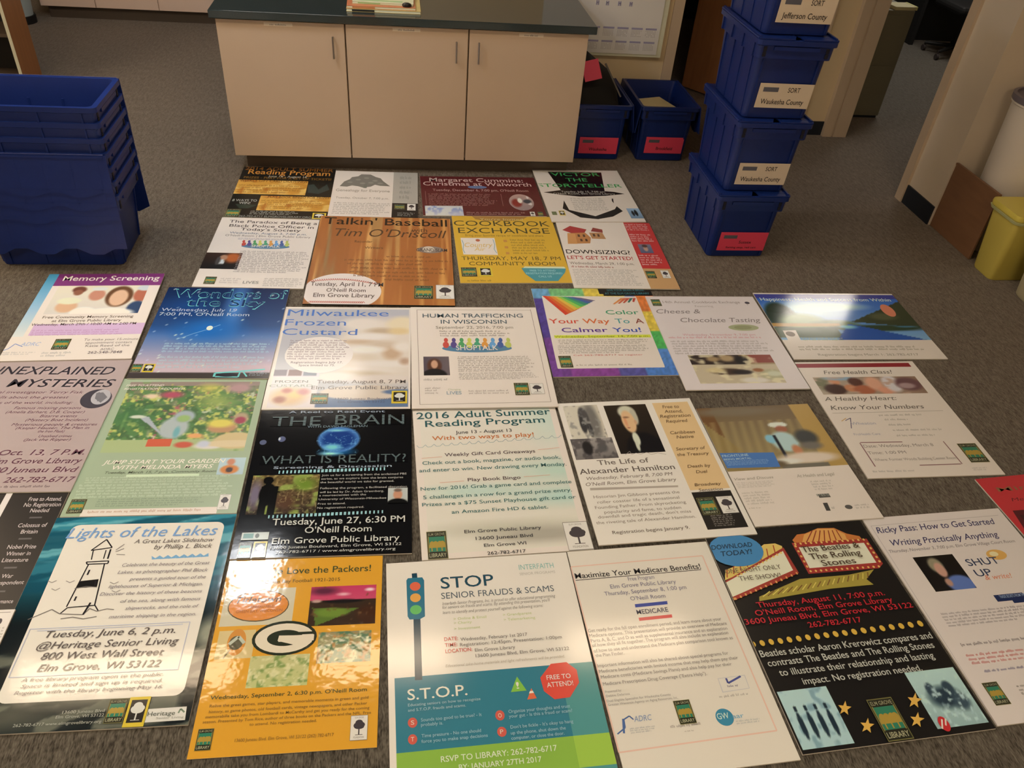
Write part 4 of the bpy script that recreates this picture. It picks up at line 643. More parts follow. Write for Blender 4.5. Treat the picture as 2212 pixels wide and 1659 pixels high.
{'n':'C7','x':2.1347,'y':2.9593,'t':-.01675,'w':.753,'h':.5594,'lv':0,'bg':(228,198,184),'sh':[['e',(225,120,90),[.827,.179,.914,.377]],['p',(228,198,184),[(.043,.593),(.13,.589),(.122,.746),(.037,.75)]],['e',(110,80,60),[.05,.607,.109,.682]]],'tx':[['Happiness, Health and Success from Within',.024,.951,.129,.0526,(205,205,230),1,0],['Registration begins March 1: 262-782-6717',.172,.827,.952,.0314,(150,134,122),0,0]],'gk':[[[.137,.695,.419,.742],2,(170,170,120),0],[[.07,.809,.946,.88],2,(160,142,126),1]],'ph':[[[0,.02,1,.73],[('g',(36,90,190),(120,160,210),1),('b',.3,.35,.35,.28,(150,190,225),.8),('b',.5,.28,.3,.12,(205,220,235),.8),('b',.1,.55,.12,.4,(26,50,36),.2),('b',.22,.62,.18,.22,(120,140,70),.4),('b',.42,.68,.2,.12,(90,110,60),.4),('t',.55,.62,1.0,.15,1.05,.75,(56,62,40)),('b',.8,.5,.12,.1,(86,84,56),.5),('r',0,.66,.45,.73,(190,130,50)),('r',0,.74,.42,.95,(60,80,44)),('b',.72,.75,.4,.08,(40,60,40),.4),('t',.36,1.02,.52,.66,1.0,1.02,(30,80,170)),('b',.5,.73,.08,.05,(130,190,215),.6),('b',.9,.72,.1,.02,(60,110,140),.5),('r',0,0,1,.09,(60,60,150))],(80,56),'photograph of a mountain lake','r']],'lg':[],'label':'wide landscape poster with a blue mountain lake photograph, right of the pale food poster','rough':.13,'edge':None},
{'n':'C8','x':2.0291,'y':2.2982,'t':-.00801,'w':.5718,'h':.7274,'lv':0,'bg':(228,198,184),'sh':[['q',(150,30,40),[0,.016,.955,.056]],['l',(170,150,142),.004,[(.043,.482),(.921,.476)]],['l',(205,150,90),.006,[(.073,.552),(.123,.526)]],['l',(90,80,110),.006,[(.105,.547),(.157,.526),(.112,.613)]],['l',(140,90,96),.008,[(.11,.729),(.424,.732)]],['l',(140,90,96),.008,[(.104,.732),(.104,.916)]],['l',(140,90,96),.008,[(.734,.735),(.745,.914)]],['l',(140,90,96),.008,[(.736,.914),(.429,.915)]]],'tx':[['Free Health Class!',.181,.755,.123,.0375,(110,96,90),0,1],['A Healthy Heart:',.047,.625,.374,.0383,(110,96,90),0,1],['Know Your Numbers',.051,.792,.454,.0394,(104,90,86),0,1],['Wheaton',.132,.32,.585,.0238,(170,158,170),0,0],['ProHealth Care',.1,.299,.672,.0186,(170,155,165),0,0],['Date: Wednesday, March 8',.114,.637,.771,.0239,(150,130,126),0,0],['Time: 1:00 PM',.113,.395,.824,.0232,(150,130,126),0,0],['Where: Former Woods Building Center Room',.127,.738,.876,.0208,(165,142,136),0,0]],'gk':[[[.387,.494,.785,.518],1,(180,160,150),0],[[.407,.534,.607,.556],1,(180,160,150),0],[[.41,.579,.646,.6],1,(180,160,150),0],[[.412,.624,.881,.646],1,(180,160,150),0],[[.414,.669,.719,.69],1,(180,160,150),0],[[.792,.939,.917,.967],2,(185,165,158),0],[[.059,.942,.519,.963],1,(185,165,158),0]],'ph':[[[.067,.152,.917,.315],[('g',(180,150,130),(150,110,90),0),('b',.06,.4,.1,.5,(120,110,80),.5),('b',.18,.25,.06,.3,(214,130,90),.3),('b',.15,.7,.12,.35,(70,36,30),.3),('b',.25,.05,.2,.2,(140,160,180),.5),('b',.3,.65,.07,.25,(205,120,80),.3),('b',.38,.3,.08,.3,(90,44,34),.3),('b',.42,.75,.12,.3,(180,90,60),.3),('b',.55,.4,.1,.5,(225,150,120),.4),('b',.63,.8,.1,.3,(226,140,110),.4),('b',.72,.4,.1,.6,(214,190,190),.3),('b',.88,.45,.15,.45,(110,66,70),.3),('b',.85,.55,.1,.2,(170,130,130),.4),('n',(200,150,130),9,5,.3,4)],(60,26),'strip of family photographs','r']],'lg':[['lib',[.819,.757,.962,.906]]],'label':'white poster with a dark red top bar and strip of family photographs','rough':.3,'edge':None},
{'n':'D1','x':-1.3884,'y':2.3786,'t':-.02996,'w':.57,'h':.7348,'lv':1,'bg':(178,146,142),'sh':[['e',(70,60,68),[.787,.26,.983,.416]],['e',(178,160,162),[.85,.263,.97,.385]],['p',(120,108,112),[(.869,.291),(.911,.286),(.953,.326),(.926,.371),(.877,.337)]],['l',(120,108,112),.01,[(.884,.285),(.904,.359)]]],'tx':[['UNEXPLAINED',.097,.916,.134,.0712,(52,44,52),1,1],['MYSTERIES',.268,.958,.241,.0686,(52,44,52),1,1],['Paranormal investigator Terry Fisk',.036,.783,.295,.0218,(110,60,76),0,1],['tells about the greatest',.239,.707,.336,.0215,(110,60,76),0,1],['mysteries of the world, including:',.133,.751,.379,.0211,(110,60,76),0,1],['Famous missing persons',.405,.822,.421,.0208,(110,60,76),0,1],['(Amelia Earhart, D.B. Cooper)',.371,.856,.453,.0206,(110,60,76),0,1],['Bizarre events',.593,.822,.484,.0204,(110,60,76),0,1],['(Mystery Boat Incident)',.52,.901,.514,.0201,(110,60,76),0,1],['Mysterious people & creatures',.451,.972,.548,.0199,(110,60,76),0,1],['(Kaspar Hauser, The Man in',.49,.933,.574,.0197,(110,60,76),0,1],['the Iron Mask)',.634,.793,.599,.0195,(110,60,76),0,1],['Unsolved crimes',.654,.853,.634,.0192,(110,60,76),0,1],['(Jack the Ripper)',.579,.856,.659,.019,(110,60,76),0,1],['Tuesday, Oct. 13, 7 P.M.',.161,.977,.758,.0385,(110,60,76),1,1],['Elm Grove Library',.452,.985,.816,.0377,(110,60,76),1,1],['13600 Juneau Blvd',.388,.986,.875,.0368,(110,60,76),1,1],['262-782-6717',.595,.994,.94,.0358,(110,60,76),1,1]],'gk':[[[.474,.955,1,.975],1,(120,90,92),0]],'ph':[],'lg':[],'label':'mauve-grey poster with bold dark slanted lettering at the left photo edge','rough':.3,'edge':None},
{'n':'D2','x':-.8305,'y':2.2509,'t':-.02148,'w':.5577,'h':.7258,'lv':0,'bg':(160,164,134),'sh':[['q',(205,205,170),[.282,.74,.718,.756]],['q',(228,198,184),[.109,.959,.882,1]]],'tx':[['FREE TO ATTEND',.044,.299,.068,.0178,(228,198,184),1,1],['REGISTRATION REQUIRED',.04,.448,.097,.0176,(228,198,184),1,1],['JUMP START YOUR GARDEN',.111,.857,.667,.0291,(238,225,205),1,1],['WITH MELINDA MYERS',.182,.789,.704,.0285,(238,225,205),1,1],['Tuesday, March 15, 7 p.m. Community Room',.149,.817,.732,.0168,(90,90,70),1,1]],'gk':[[[.049,.749,.939,.794],3,(196,192,164),0],[[.03,.797,.966,.889],5,(196,192,164),0],[[.171,.891,.833,.946],4,(130,134,110),1],[[.139,.964,.853,.984],1,(190,140,120),0]],'ph':[[[.065,.03,.955,.585],[('g',(120,112,86),(140,148,100),1),('n',(64,96,56),11,9,.6,3),('n',(90,126,70),23,19,.5,13),('n',(205,190,90),26,21,.38,6),('n',(176,80,96),21,18,.25,9),('n',(200,190,160),30,24,.25,19),('r',0,0,1,.06,(150,120,110)),('b',.35,.2,.12,.07,(180,70,90),.6),('b',.62,.1,.14,.1,(200,176,84),.9),('b',.7,.3,.22,.16,(150,156,80),.95),('n',(196,170,80),28,24,.2,33),('b',.12,.5,.2,.2,(70,110,66),.8),('b',.85,.1,.15,.1,(180,130,130),.6),('b',.2,.22,.07,.05,(225,180,150),.6),('r',0,.84,1,1,(168,170,116)),('n',(120,150,80),12,4,.18,8),('b',.45,.68,.12,.17,(170,168,165),.25),('b',.5,.52,.09,.1,(160,160,165),.3),('b',.5,.55,.06,.06,(150,170,100),.4),('t',.15,.5,.24,.52,.4,.8,(165,160,165)),('b',.16,.52,.07,.03,(200,190,170),.4),('b',.48,.74,.03,.1,(110,160,165),.5),('r',.3,.83,.47,.93,(214,84,56)),('b',.56,.91,.08,.05,(205,80,60),.4),('b',.62,.79,.07,.04,(232,150,90),.4),('b',.8,.68,.13,.09,(190,130,90),.3),('b',.78,.62,.13,.08,(222,190,80),.5),('b',.92,.55,.07,.1,(178,140,110),.4),('b',.92,.58,.05,.06,(170,60,80),.4),('b',.74,.93,.13,.05,(215,190,180),.4),('b',.92,.86,.17,.12,(208,170,120),.15),('b',.9,.9,.22,.05,(216,180,140),.2),('b',.7,.9,.06,.06,(190,180,190),.5)],(150,120),'photograph of a garden with watering can, basket and straw hat','r'],[[.821,.633,.982,.75],[('g',(180,190,195),(170,180,185),1),('b',.45,.25,.18,.22,(205,120,90),.3),('b',.45,.7,.4,.3,(214,116,50),.25),('b',.45,.72,.16,.18,(70,50,50),.3)],(20,18),'small portrait photograph','r']],'lg':[['lib',[.025,.894,.114,.981]],['tree',[.879,.881,.946,.978]]],'label':'sage green poster with a bright garden photograph of a watering can and straw hat','rough':.3,'edge':None},
{'n':'D5','x':-.2611,'y':2.0433,'t':-.01625,'w':.5718,'h':.7196,'lv':0,'bg':(16,15,18),'sh':[['e',(90,90,120),[.029,.233,.072,.27]],['e',(90,90,125),[.141,.208,.189,.25]],['e',(200,190,190),[.144,.216,.157,.239]],['q',(150,185,190),[.1819,.4586,.1902,.4796]],['q',(150,185,190),[.2053,.4583,.2143,.4793]],['q',(150,185,190),[.2287,.458,.2384,.479]],['q',(150,185,190),[.2522,.4577,.2624,.4787]],['q',(150,185,190),[.2756,.4574,.2865,.4784]],['q',(150,185,190),[.2991,.4571,.3106,.4781]],['q',(150,185,190),[.3225,.4568,.3348,.4778]],['q',(150,185,190),[.346,.4565,.3589,.4775]],['q',(150,185,190),[.3694,.4562,.383,.4772]],['q',(150,185,190),[.3929,.4559,.4071,.4769]],['q',(150,185,190),[.4164,.4556,.4312,.4766]],['q',(150,185,190),[.4398,.4553,.4554,.4763]],['q',(150,185,190),[.4633,.455,.4795,.476]],['q',(150,185,190),[.4868,.4547,.5037,.4757]],['q',(150,185,190),[.5106,.4544,.5275,.4754]],['q',(150,185,190),[.5348,.4541,.551,.475]],['q',(150,185,190),[.559,.4538,.5745,.4747]],['q',(150,185,190),[.5831,.4534,.598,.4744]],['q',(150,185,190),[.6073,.4531,.6216,.4741]],['q',(150,185,190),[.6315,.4528,.6451,.4738]],['q',(150,185,190),[.6557,.4525,.6686,.4735]],['q',(150,185,190),[.6799,.4522,.6922,.4732]],['q',(150,185,190),[.7041,.4519,.7157,.4729]],['q',(150,185,190),[.7283,.4516,.7393,.4726]],['q',(150,185,190),[.7525,.4513,.7628,.4723]],['q',(150,185,190),[.7767,.451,.7864,.472]],['q',(150,185,190),[.801,.4507,.8099,.4717]],['q',(150,185,190),[.8252,.4504,.8335,.4714]],['q',(150,185,190),[.1678,.7517,.1757,.7705]],['q',(150,185,190),[.1916,.7512,.2001,.77]],['q',(150,185,190),[.2155,.7508,.2246,.7696]],['q',(150,185,190),[.2393,.7503,.2491,.7692]],['q',(150,185,190),[.2632,.7499,.2735,.7687]],['q',(150,185,190),[.287,.7494,.298,.7683]],['q',(150,185,190),[.3109,.749,.3225,.7678]],['q',(150,185,190),[.3348,.7485,.347,.7674]],['q',(150,185,190),[.3587,.7481,.3715,.7669]],['q',(150,185,190),[.3826,.7476,.3961,.7665]],['q',(150,185,190),[.4065,.7472,.4206,.766]],['q',(150,185,190),[.4304,.7467,.4451,.7656]],['q',(150,185,190),[.4543,.7463,.4697,.7652]],['q',(150,185,190),[.4782,.7458,.4942,.7647]],['q',(150,185,190),[.5025,.7454,.5185,.7643]],['q',(150,185,190),[.527,.7449,.5424,.7638]],['q',(150,185,190),[.5516,.7445,.5663,.7634]],['q',(150,185,190),[.5762,.744,.5903,.7629]],['q',(150,185,190),[.6008,.7436,.6143,.7625]],['q',(150,185,190),[.6254,.7431,.6382,.762]],['q',(150,185,190),[.65,.7427,.6622,.7616]],['q',(150,185,190),[.6746,.7422,.6862,.7611]],['q',(150,185,190),[.6992,.7418,.7102,.7607]],['q',(150,185,190),[.7238,.7413,.7342,.7603]],['q',(150,185,190),[.7484,.7409,.7582,.7598]],['q',(150,185,190),[.7731,.7404,.7822,.7594]],['q',(150,185,190),[.7977,.74,.8062,.7589]],['q',(150,185,190),[.8224,.7395,.8303,.7585]],['q',(196,190,184),[.04,.854,.19,.898]],['q',(120,150,150),[.05,.86,.106,.888]],['e',(110,110,110),[.115,.861,.138,.888]]],'tx':[['A Reel to Real Event',.181,.821,.03,.0195,(150,150,165),1,0],['THE',.082,.399,.131,.0795,(116,126,128),'d',0],['BRAIN',.493,.951,.127,.0837,(116,126,128),'d',0],['WITH DAVID EAGLEMAN',.317,.708,.148,.0172,(120,130,140),0,0],['WHAT IS REALITY?',.065,.964,.414,.0612,(116,126,128),'d',0],['Screening & Discussion',.147,.875,.45,.0183,(160,160,175),1,0],['Join us for a screening from the acclaimed PBS',.447,.968,.507,.0138,(178,160,152),1,0],['series, as we explore how the brain conjures',.447,.947,.531,.0137,(178,160,152),1,0],['the beautiful world we take for granted.',.443,.892,.555,.0136,(178,160,152),1,0],['Following the program, a facilitated discussion',.447,.971,.595,.0134,(178,160,152),1,0],['will be led by Dr. Adam Greenberg,',.447,.831,.621,.0133,(178,160,152),1,0],['a neuroscientist with the',.446,.725,.642,.0132,(178,160,152),1,0],['University of Wisconsin-Milwaukee',.446,.847,.667,.013,(178,160,152),1,0],['Free to attend.',.444,.607,.696,.0129,(178,160,152),1,0],['No registration required.',.443,.717,.722,.0128,(178,160,152),1,0],['Tuesday, June 27, 6:30 PM',.198,.96,.816,.0409,(205,188,180),1,0],["O'Neill Room",.388,.768,.868,.0377,(205,188,180),1,0],['Elm Grove Public Library',.214,.929,.927,.0368,(205,188,180),1,0],['13600 Juneau Boulevard, Elm Grove, WI 53122',.211,.941,.955,.0164,(205,188,180),0,0],['262-782-6717 / www.elmgrovelibrary.org',.243,.907,.981,.0151,(205,188,180),0,0]],'gk':[],'ph':[[[.331,.134,.689,.378],[('g',(16,15,18),(16,15,18),1),('b',.55,.8,.42,.18,(20,100,170),.9),('b',.42,.86,.25,.09,(150,215,235),.8),('b',.55,.42,.4,.42,(70,120,190),.12),('b',.55,.43,.36,.36,(20,56,130),.3),('b',.45,.66,.22,.14,(110,190,225),.7),('b',.5,.14,.25,.06,(120,190,225),.8),('wv',.65,(120,180,220),11,.4)],(60,60),'picture of a glowing blue brain','r'],[[.034,.489,.436,.744],[('g',(120,90,50),(60,44,36),1),('w',.3,9,7),('n',(150,160,70),6,6,.4,3),('b',.8,.25,.25,.25,(110,130,40),.8),('b',.55,.7,.25,.3,(90,56,40),.7),('wv',.5,(225,190,120),12,.5),('b',.08,.5,.14,.5,(120,100,120),.7),('b',.24,.14,.08,.11,(12,10,12),.1),('b',.26,.5,.13,.3,(12,10,12),.1),('t',.3,.32,.46,.46,.3,.46,(12,10,12)),('r',.16,.6,.27,1,(12,10,12)),('r',.3,.6,.4,1,(12,10,12)),('r',.16,.3,.4,.62,(12,10,12))],(80,60),'photograph of a dark figure before tangled branches','r'],[[.856,.597,.975,.695],[('g',(190,180,175),(180,170,166),1),('b',.5,.45,.26,.38,(205,130,100),.25),('b',.5,.15,.25,.14,(120,90,80),.4),('b',.5,1.1,.6,.42,(20,18,20),.12)],(22,20),'small portrait photograph','r']],'lg':[['lib',[.037,.913,.109,1]],['treey',[.117,.91,.191,1]]],'label':'black poster with a glowing blue brain and silvery dotted lettering','rough':.1,'edge':None},
{'n':'D6','x':.3276,'y':2.0247,'t':.02135,'w':.5707,'h':.7425,'lv':0,'bg':(228,198,184),'sh':[['l',(150,160,160),.004,[(.014,.274),(.027,.29),(.051,.289),(.071,.271)]],['l',(150,160,160),.004,[(.071,.272),(.083,.288),(.107,.287),(.128,.269)]],['l',(150,160,160),.004,[(.128,.27),(.141,.286),(.165,.285),(.186,.267)]],['l',(150,160,160),.004,[(.186,.268),(.198,.284),(.223,.283),(.244,.265)]],['l',(150,160,160),.004,[(.244,.266),(.257,.282),(.281,.281),(.303,.263)]],['l',(150,160,160),.004,[(.303,.264),(.315,.28),(.341,.28),(.363,.261)]],['l',(150,160,160),.004,[(.363,.261),(.375,.278),(.4,.278),(.423,.259)]],['l',(150,160,160),.004,[(.423,.259),(.435,.276),(.461,.276),(.484,.257)]],['l',(150,160,160),.004,[(.483,.257),(.496,.274),(.521,.274),(.545,.254)]],['l',(150,160,160),.004,[(.545,.255),(.557,.272),(.583,.271),(.607,.252)]],['l',(150,160,160),.004,[(.607,.253),(.619,.27),(.645,.269),(.67,.25)]],['l',(150,160,160),.004,[(.669,.251),(.681,.268),(.708,.267),(.733,.248)]],['l',(150,160,160),.004,[(.733,.249),(.745,.266),(.771,.265),(.797,.246)]],['l',(150,160,160),.004,[(.797,.246),(.808,.264),(.835,.263),(.861,.243)]],['l',(150,160,160),.004,[(.861,.244),(.873,.262),(.9,.261),(.927,.241)]],['l',(150,160,160),.004,[(.926,.242),(.938,.26),(.966,.259),(.992,.239)]],['l',(228,160,140),.004,[(.039,.369),(.171,.363)]],['l',(228,160,140),.004,[(.807,.344),(.954,.334)]],['l',(228,160,140),.004,[(.14,.541),(.293,.538)]],['l',(228,160,140),.004,[(.676,.529),(.848,.525)]]],'tx':[['2016 Adult Summer',.024,.957,.074,.0542,(36,84,88),1,0],['Reading Program',.079,.903,.138,.0513,(36,84,88),1,0],['June 13 - August 13',.277,.659,.2,.0249,(60,56,60),1,0],['With two ways to play!',.117,.803,.242,.0321,(205,104,52),1,0],['Weekly Gift Card Giveaways',.189,.786,.363,.0248,(90,70,74),1,0],['Check out a book, magazine, or audio book,',.042,.942,.415,.0257,(70,110,108),1,0],['and enter to win. New drawing every Monday.',.018,.971,.466,.0252,(70,110,108),1,0],['Play Book Bingo',.317,.654,.542,.023,(90,70,74),1,0],['New for 2016! Grab a game card and complete',.019,.973,.588,.0239,(70,110,108),1,0],['5 challenges in a row for a grand prize entry.',.031,.961,.643,.0233,(70,110,108),1,0],['Prizes are a $75 Sunset Playhouse gift card or',.022,.975,.689,.0229,(70,110,108),1,0],['an Amazon Fire HD 6 tablet.',.195,.786,.743,.0224,(70,110,108),1,0],['Elm Grove Public Library',.257,.716,.864,.02,(60,56,60),1,0],['13600 Juneau Blvd',.318,.657,.907,.0196,(60,56,60),1,0],['Elm Grove WI',.361,.609,.949,.0192,(60,56,60),1,0],['262-782-6717',.374,.597,.994,.0188,(60,56,60),1,0]],'gk':[],'ph':[[[.045,.01,.955,.97],[('g',(226,200,184),(224,200,182),1),('b',1.0,.1,.35,.3,(204,202,186),.9),('b',.95,.5,.5,.12,(188,198,180),.9),('b',.35,.62,.5,.07,(192,198,182),.8),('b',.95,.68,.5,.1,(184,198,184),.9),('b',.5,.87,.7,.07,(200,180,160),.8),('b',.75,.92,.5,.07,(176,156,140),.7),('n',(214,196,180),5,12,.2,4)],(40,50),'pale aqua watercolour wash','r']],'lg':[['lib',[.035,.843,.15,1]],['tree',[.849,.834,1,1]]],'label':'white poster with pale aqua wash and dark green heavy lettering, centre of the layout','rough':.3,'edge':None},
{'n':'D7','x':.9092,'y':2.0473,'t':.03223,'w':.5658,'h':.7342,'lv':1,'bg':(230,204,190),'sh':[['q',(226,176,124),[.7,.03,.97,.7]],['q',(34,28,26),[.7,.715,.965,.955]],['l',(150,130,122),.003,[(.362,.427),(.4,.403),(.407,.427),(.44,.418),(.466,.429),(.516,.417),(.539,.435),(.587,.427),(.643,.44)]],['p',(178,154,142),[(.052,.644),(.633,.662),(.629,.674),(.05,.66)]]],'tx':[['The Life of',.153,.506,.491,.0362,(110,92,86),1,0],['Alexander Hamilton',.015,.662,.549,.0381,(96,80,76),1,0],['Wednesday, February 8, 7:00 PM',.049,.63,.591,.0229,(110,92,86),0,1],["O'Neill Room, Elm Grove Library",.032,.639,.631,.0239,(110,92,86),0,1],['Historian Jim Gibbons presents the',.057,.623,.715,.0202,(134,114,106),0,0],['roller coaster life of a sensational',.071,.607,.75,.0198,(134,114,106),0,0],['Founding Father. From skyrocketing',.046,.636,.783,.0195,(134,114,106),0,0],['popularity and fame, to sudden',.094,.591,.815,.0191,(134,114,106),0,0],["downfall and tragic death, don't miss",.046,.644,.843,.0188,(134,114,106),0,0],['the riveting tale of Alexander Hamilton.',.024,.66,.877,.0185,(134,114,106),0,0],['Registration begins January 9.',.105,.592,.942,.0203,(110,92,86),1,0],['Free to',.762,.888,.08,.0277,(120,86,60),1,1],['Attend,',.761,.897,.119,.0272,(120,86,60),1,1],['Registration',.713,.943,.157,.0267,(120,86,60),1,1],['Required',.741,.904,.199,.0262,(120,86,60),1,1],['Caribbean',.736,.916,.291,.0252,(120,86,60),1,1],['Native',.765,.891,.327,.0247,(120,86,60),1,1],['Secretary of',.724,.937,.417,.0237,(120,86,60),1,1],['the Treasury',.716,.942,.459,.0232,(120,86,60),1,1],['Death by',.749,.913,.547,.0223,(120,86,60),1,1],['Duel',.79,.872,.588,.0218,(120,86,60),1,1],['Broadway',.74,.925,.676,.0209,(120,86,60),1,1],['Sensation',.752,.918,.713,.0205,(120,86,60),1,1]],'gk':[[[.755,.866,.909,.94],6,(150,130,120),1]],'ph':[[[.036,.024,.288,.29],[('g',(214,190,170),(205,180,160),0),('b',.72,.5,.25,.8,(120,106,100),.5),('b',.5,.4,.16,.38,(84,74,74),.2),('b',.42,.6,.1,.3,(60,54,56),.3),('b',.58,.75,.08,.25,(60,54,56),.3),('n',(150,136,130),9,9,.35,5)],(40,36),'grey photograph of a bronze statue','r'],[[.018,.291,.311,.446],[('g',(160,140,134),(120,104,100),1),('n',(84,72,72),9,5,.5,4),('b',.35,.45,.14,.4,(40,34,36),.3),('b',.7,.5,.16,.25,(90,80,80),.5)],(36,20),'grey battle picture','r'],[[.333,.035,.647,.42],[('g',(52,38,28),(30,22,20),1),('b',.48,.16,.23,.16,(205,186,160),.25),('b',.62,.26,.09,.2,(190,170,146),.3),('b',.45,.36,.17,.26,(226,168,120),.2),('b',.38,.36,.05,.16,(226,140,96),.7),('b',.42,.27,.1,.03,(150,96,66),.7),('b',.4,.49,.05,.015,(170,86,70),.6),('b',.6,.38,.04,.06,(214,150,110),.4),('b',.62,.95,.46,.38,(18,16,20),.15),('b',.47,.72,.09,.16,(214,200,176),.3),('b',.44,.86,.05,.13,(205,192,170),.4)],(70,70),'portrait of a white-haired man in a dark coat','r']],'lg':[['lib',[.713,.755,.826,.866]],['tree',[.844,.753,.952,.865]]],'label':'white poster with an old-fashioned portrait and a peach side column','rough':.3,'edge':None},
{'n':'D8','x':1.4437,'y':2.0464,'t':.03199,'w':.4926,'h':.6336,'lv':1,'bg':(228,198,184),'sh':[['p',(72,112,178),[(.008,.416),(.451,.435),(.439,.56),(.01,.546)]],['q',(90,80,76),[.603,.794,.694,.823]],['p',(70,64,62),[(.603,.863),(.639,.863),(.629,.924),(.595,.922)]],['e',(90,80,76),[.754,.889,.813,.922]]],'tx':[['FRONTLINE',.018,.233,.454,.0213,(180,190,215),1,0],['BEING MORTAL',.018,.245,.481,.0158,(180,190,215),1,0],['View and Discuss',.022,.335,.649,.0216,(150,132,120),0,1],['At Health and Legal',.524,.837,.655,.0259,(160,142,130),0,1],['PBS',.591,.694,.812,.0189,(150,140,130),1,0]],'gk':[[[.023,.485,.401,.527],4,(150,170,205),0],[[.016,.663,.325,.712],4,(190,168,156),0],[[.024,.739,.252,.844],5,(190,168,156),0],[[.02,.859,.14,.874],1,(180,158,146),0],[[.605,.683,.786,.766],4,(185,165,155),0],[[.836,.885,.963,.925],2,(178,158,150),0],[[.647,.885,.694,.917],1,(178,158,150),0]],'ph':[[[0,0,1,.575],[('g',(120,90,64),(160,130,84),1),('r',0,0,.12,1,(120,74,40)),('t',.0,.25,.35,1.0,.0,1.0,(150,116,66)),('w2',(150,116,70),(178,142,90),12,.25,.75),('b',.3,.08,.5,.1,(130,106,84),.6),('r',.82,0,1,1,(190,140,72)),('b',.62,.33,.09,.05,(222,215,210),.2),('b',.63,.4,.06,.06,(170,90,64),.3),('b',.6,.6,.13,.18,(178,192,190),.25),('b',.66,.74,.05,.1,(205,120,80),.4),('b',.49,.55,.05,.08,(130,180,205),.3),('r',.52,.5,.545,.86,(26,26,40)),('b',.8,.55,.12,.15,(70,66,66),.4),('b',.8,.68,.12,.08,(120,104,96),.5),('b',.72,.86,.3,.1,(225,190,170),.4),('b',.52,.9,.16,.06,(226,205,190),.5),('r',.45,.94,.85,1,(120,104,90)),('b',.42,.93,.12,.07,(110,84,60),.5)],(70,60),'photograph of a worker in a white cap leaning over a bed','r']],'lg':[],'label':'white poster with a photograph of a person in a white cap working at a bedside','rough':.3,'edge':None},
{'n':'E0','x':-1.4154,'y':1.6526,'t':-.02618,'w':.57,'h':.72,'lv':0,'bg':(38,32,32),'sh':[['q',(222,196,190),[.655,0,.69,1]],['q',(96,84,84),[.85,.15,.917,.159]],['q',(96,84,84),[.849,.273,.917,.282]],['q',(96,84,84),[.849,.431,.914,.44]],['q',(96,84,84),[.876,.553,.914,.561]]],'tx':[['Free to Attend,',.797,.978,.053,.0259,(205,176,172),1,0],['No Registration',.787,.988,.088,.0255,(205,176,172),1,0],['Needed',.837,.937,.123,.0251,(205,176,172),1,0],['Colossus of',.812,.964,.211,.0242,(205,176,172),1,0],['Britain',.844,.932,.248,.0239,(205,176,172),1,0],['Nobel Prize',.814,.962,.333,.023,(205,176,172),1,0],['Winner in',.824,.95,.37,.0226,(205,176,172),1,0],['Literature',.821,.954,.405,.0223,(205,176,172),1,0],['War',.859,.916,.489,.0214,(205,176,172),1,0],['Correspondent',.796,.986,.523,.0211,(205,176,172),1,0],['Romance',.886,.977,.617,.0202,(205,176,172),1,0]],'gk':[],'ph':[],'lg':[],'label':'black poster with white side-column text at the left photo edge, above the lighthouse poster','rough':.3,'edge':None},
{'n':'F0','x':-1.4187,'y':1.1798,'t':-.01745,'w':.57,'h':.72,'lv':1,'bg':(226,200,196),'sh':[['e',(60,50,60),[.936,.041,.963,.073]],['l',(150,130,130),.004,[(.75,.013),(.984,.013)]]],'tx':[],'gk':[[[.829,.079,1,.146],5,(160,140,136),0]],'ph':[],'lg':[],'label':'white poster corner lying over the black side-column poster at the left photo edge','rough':.3,'edge':None},
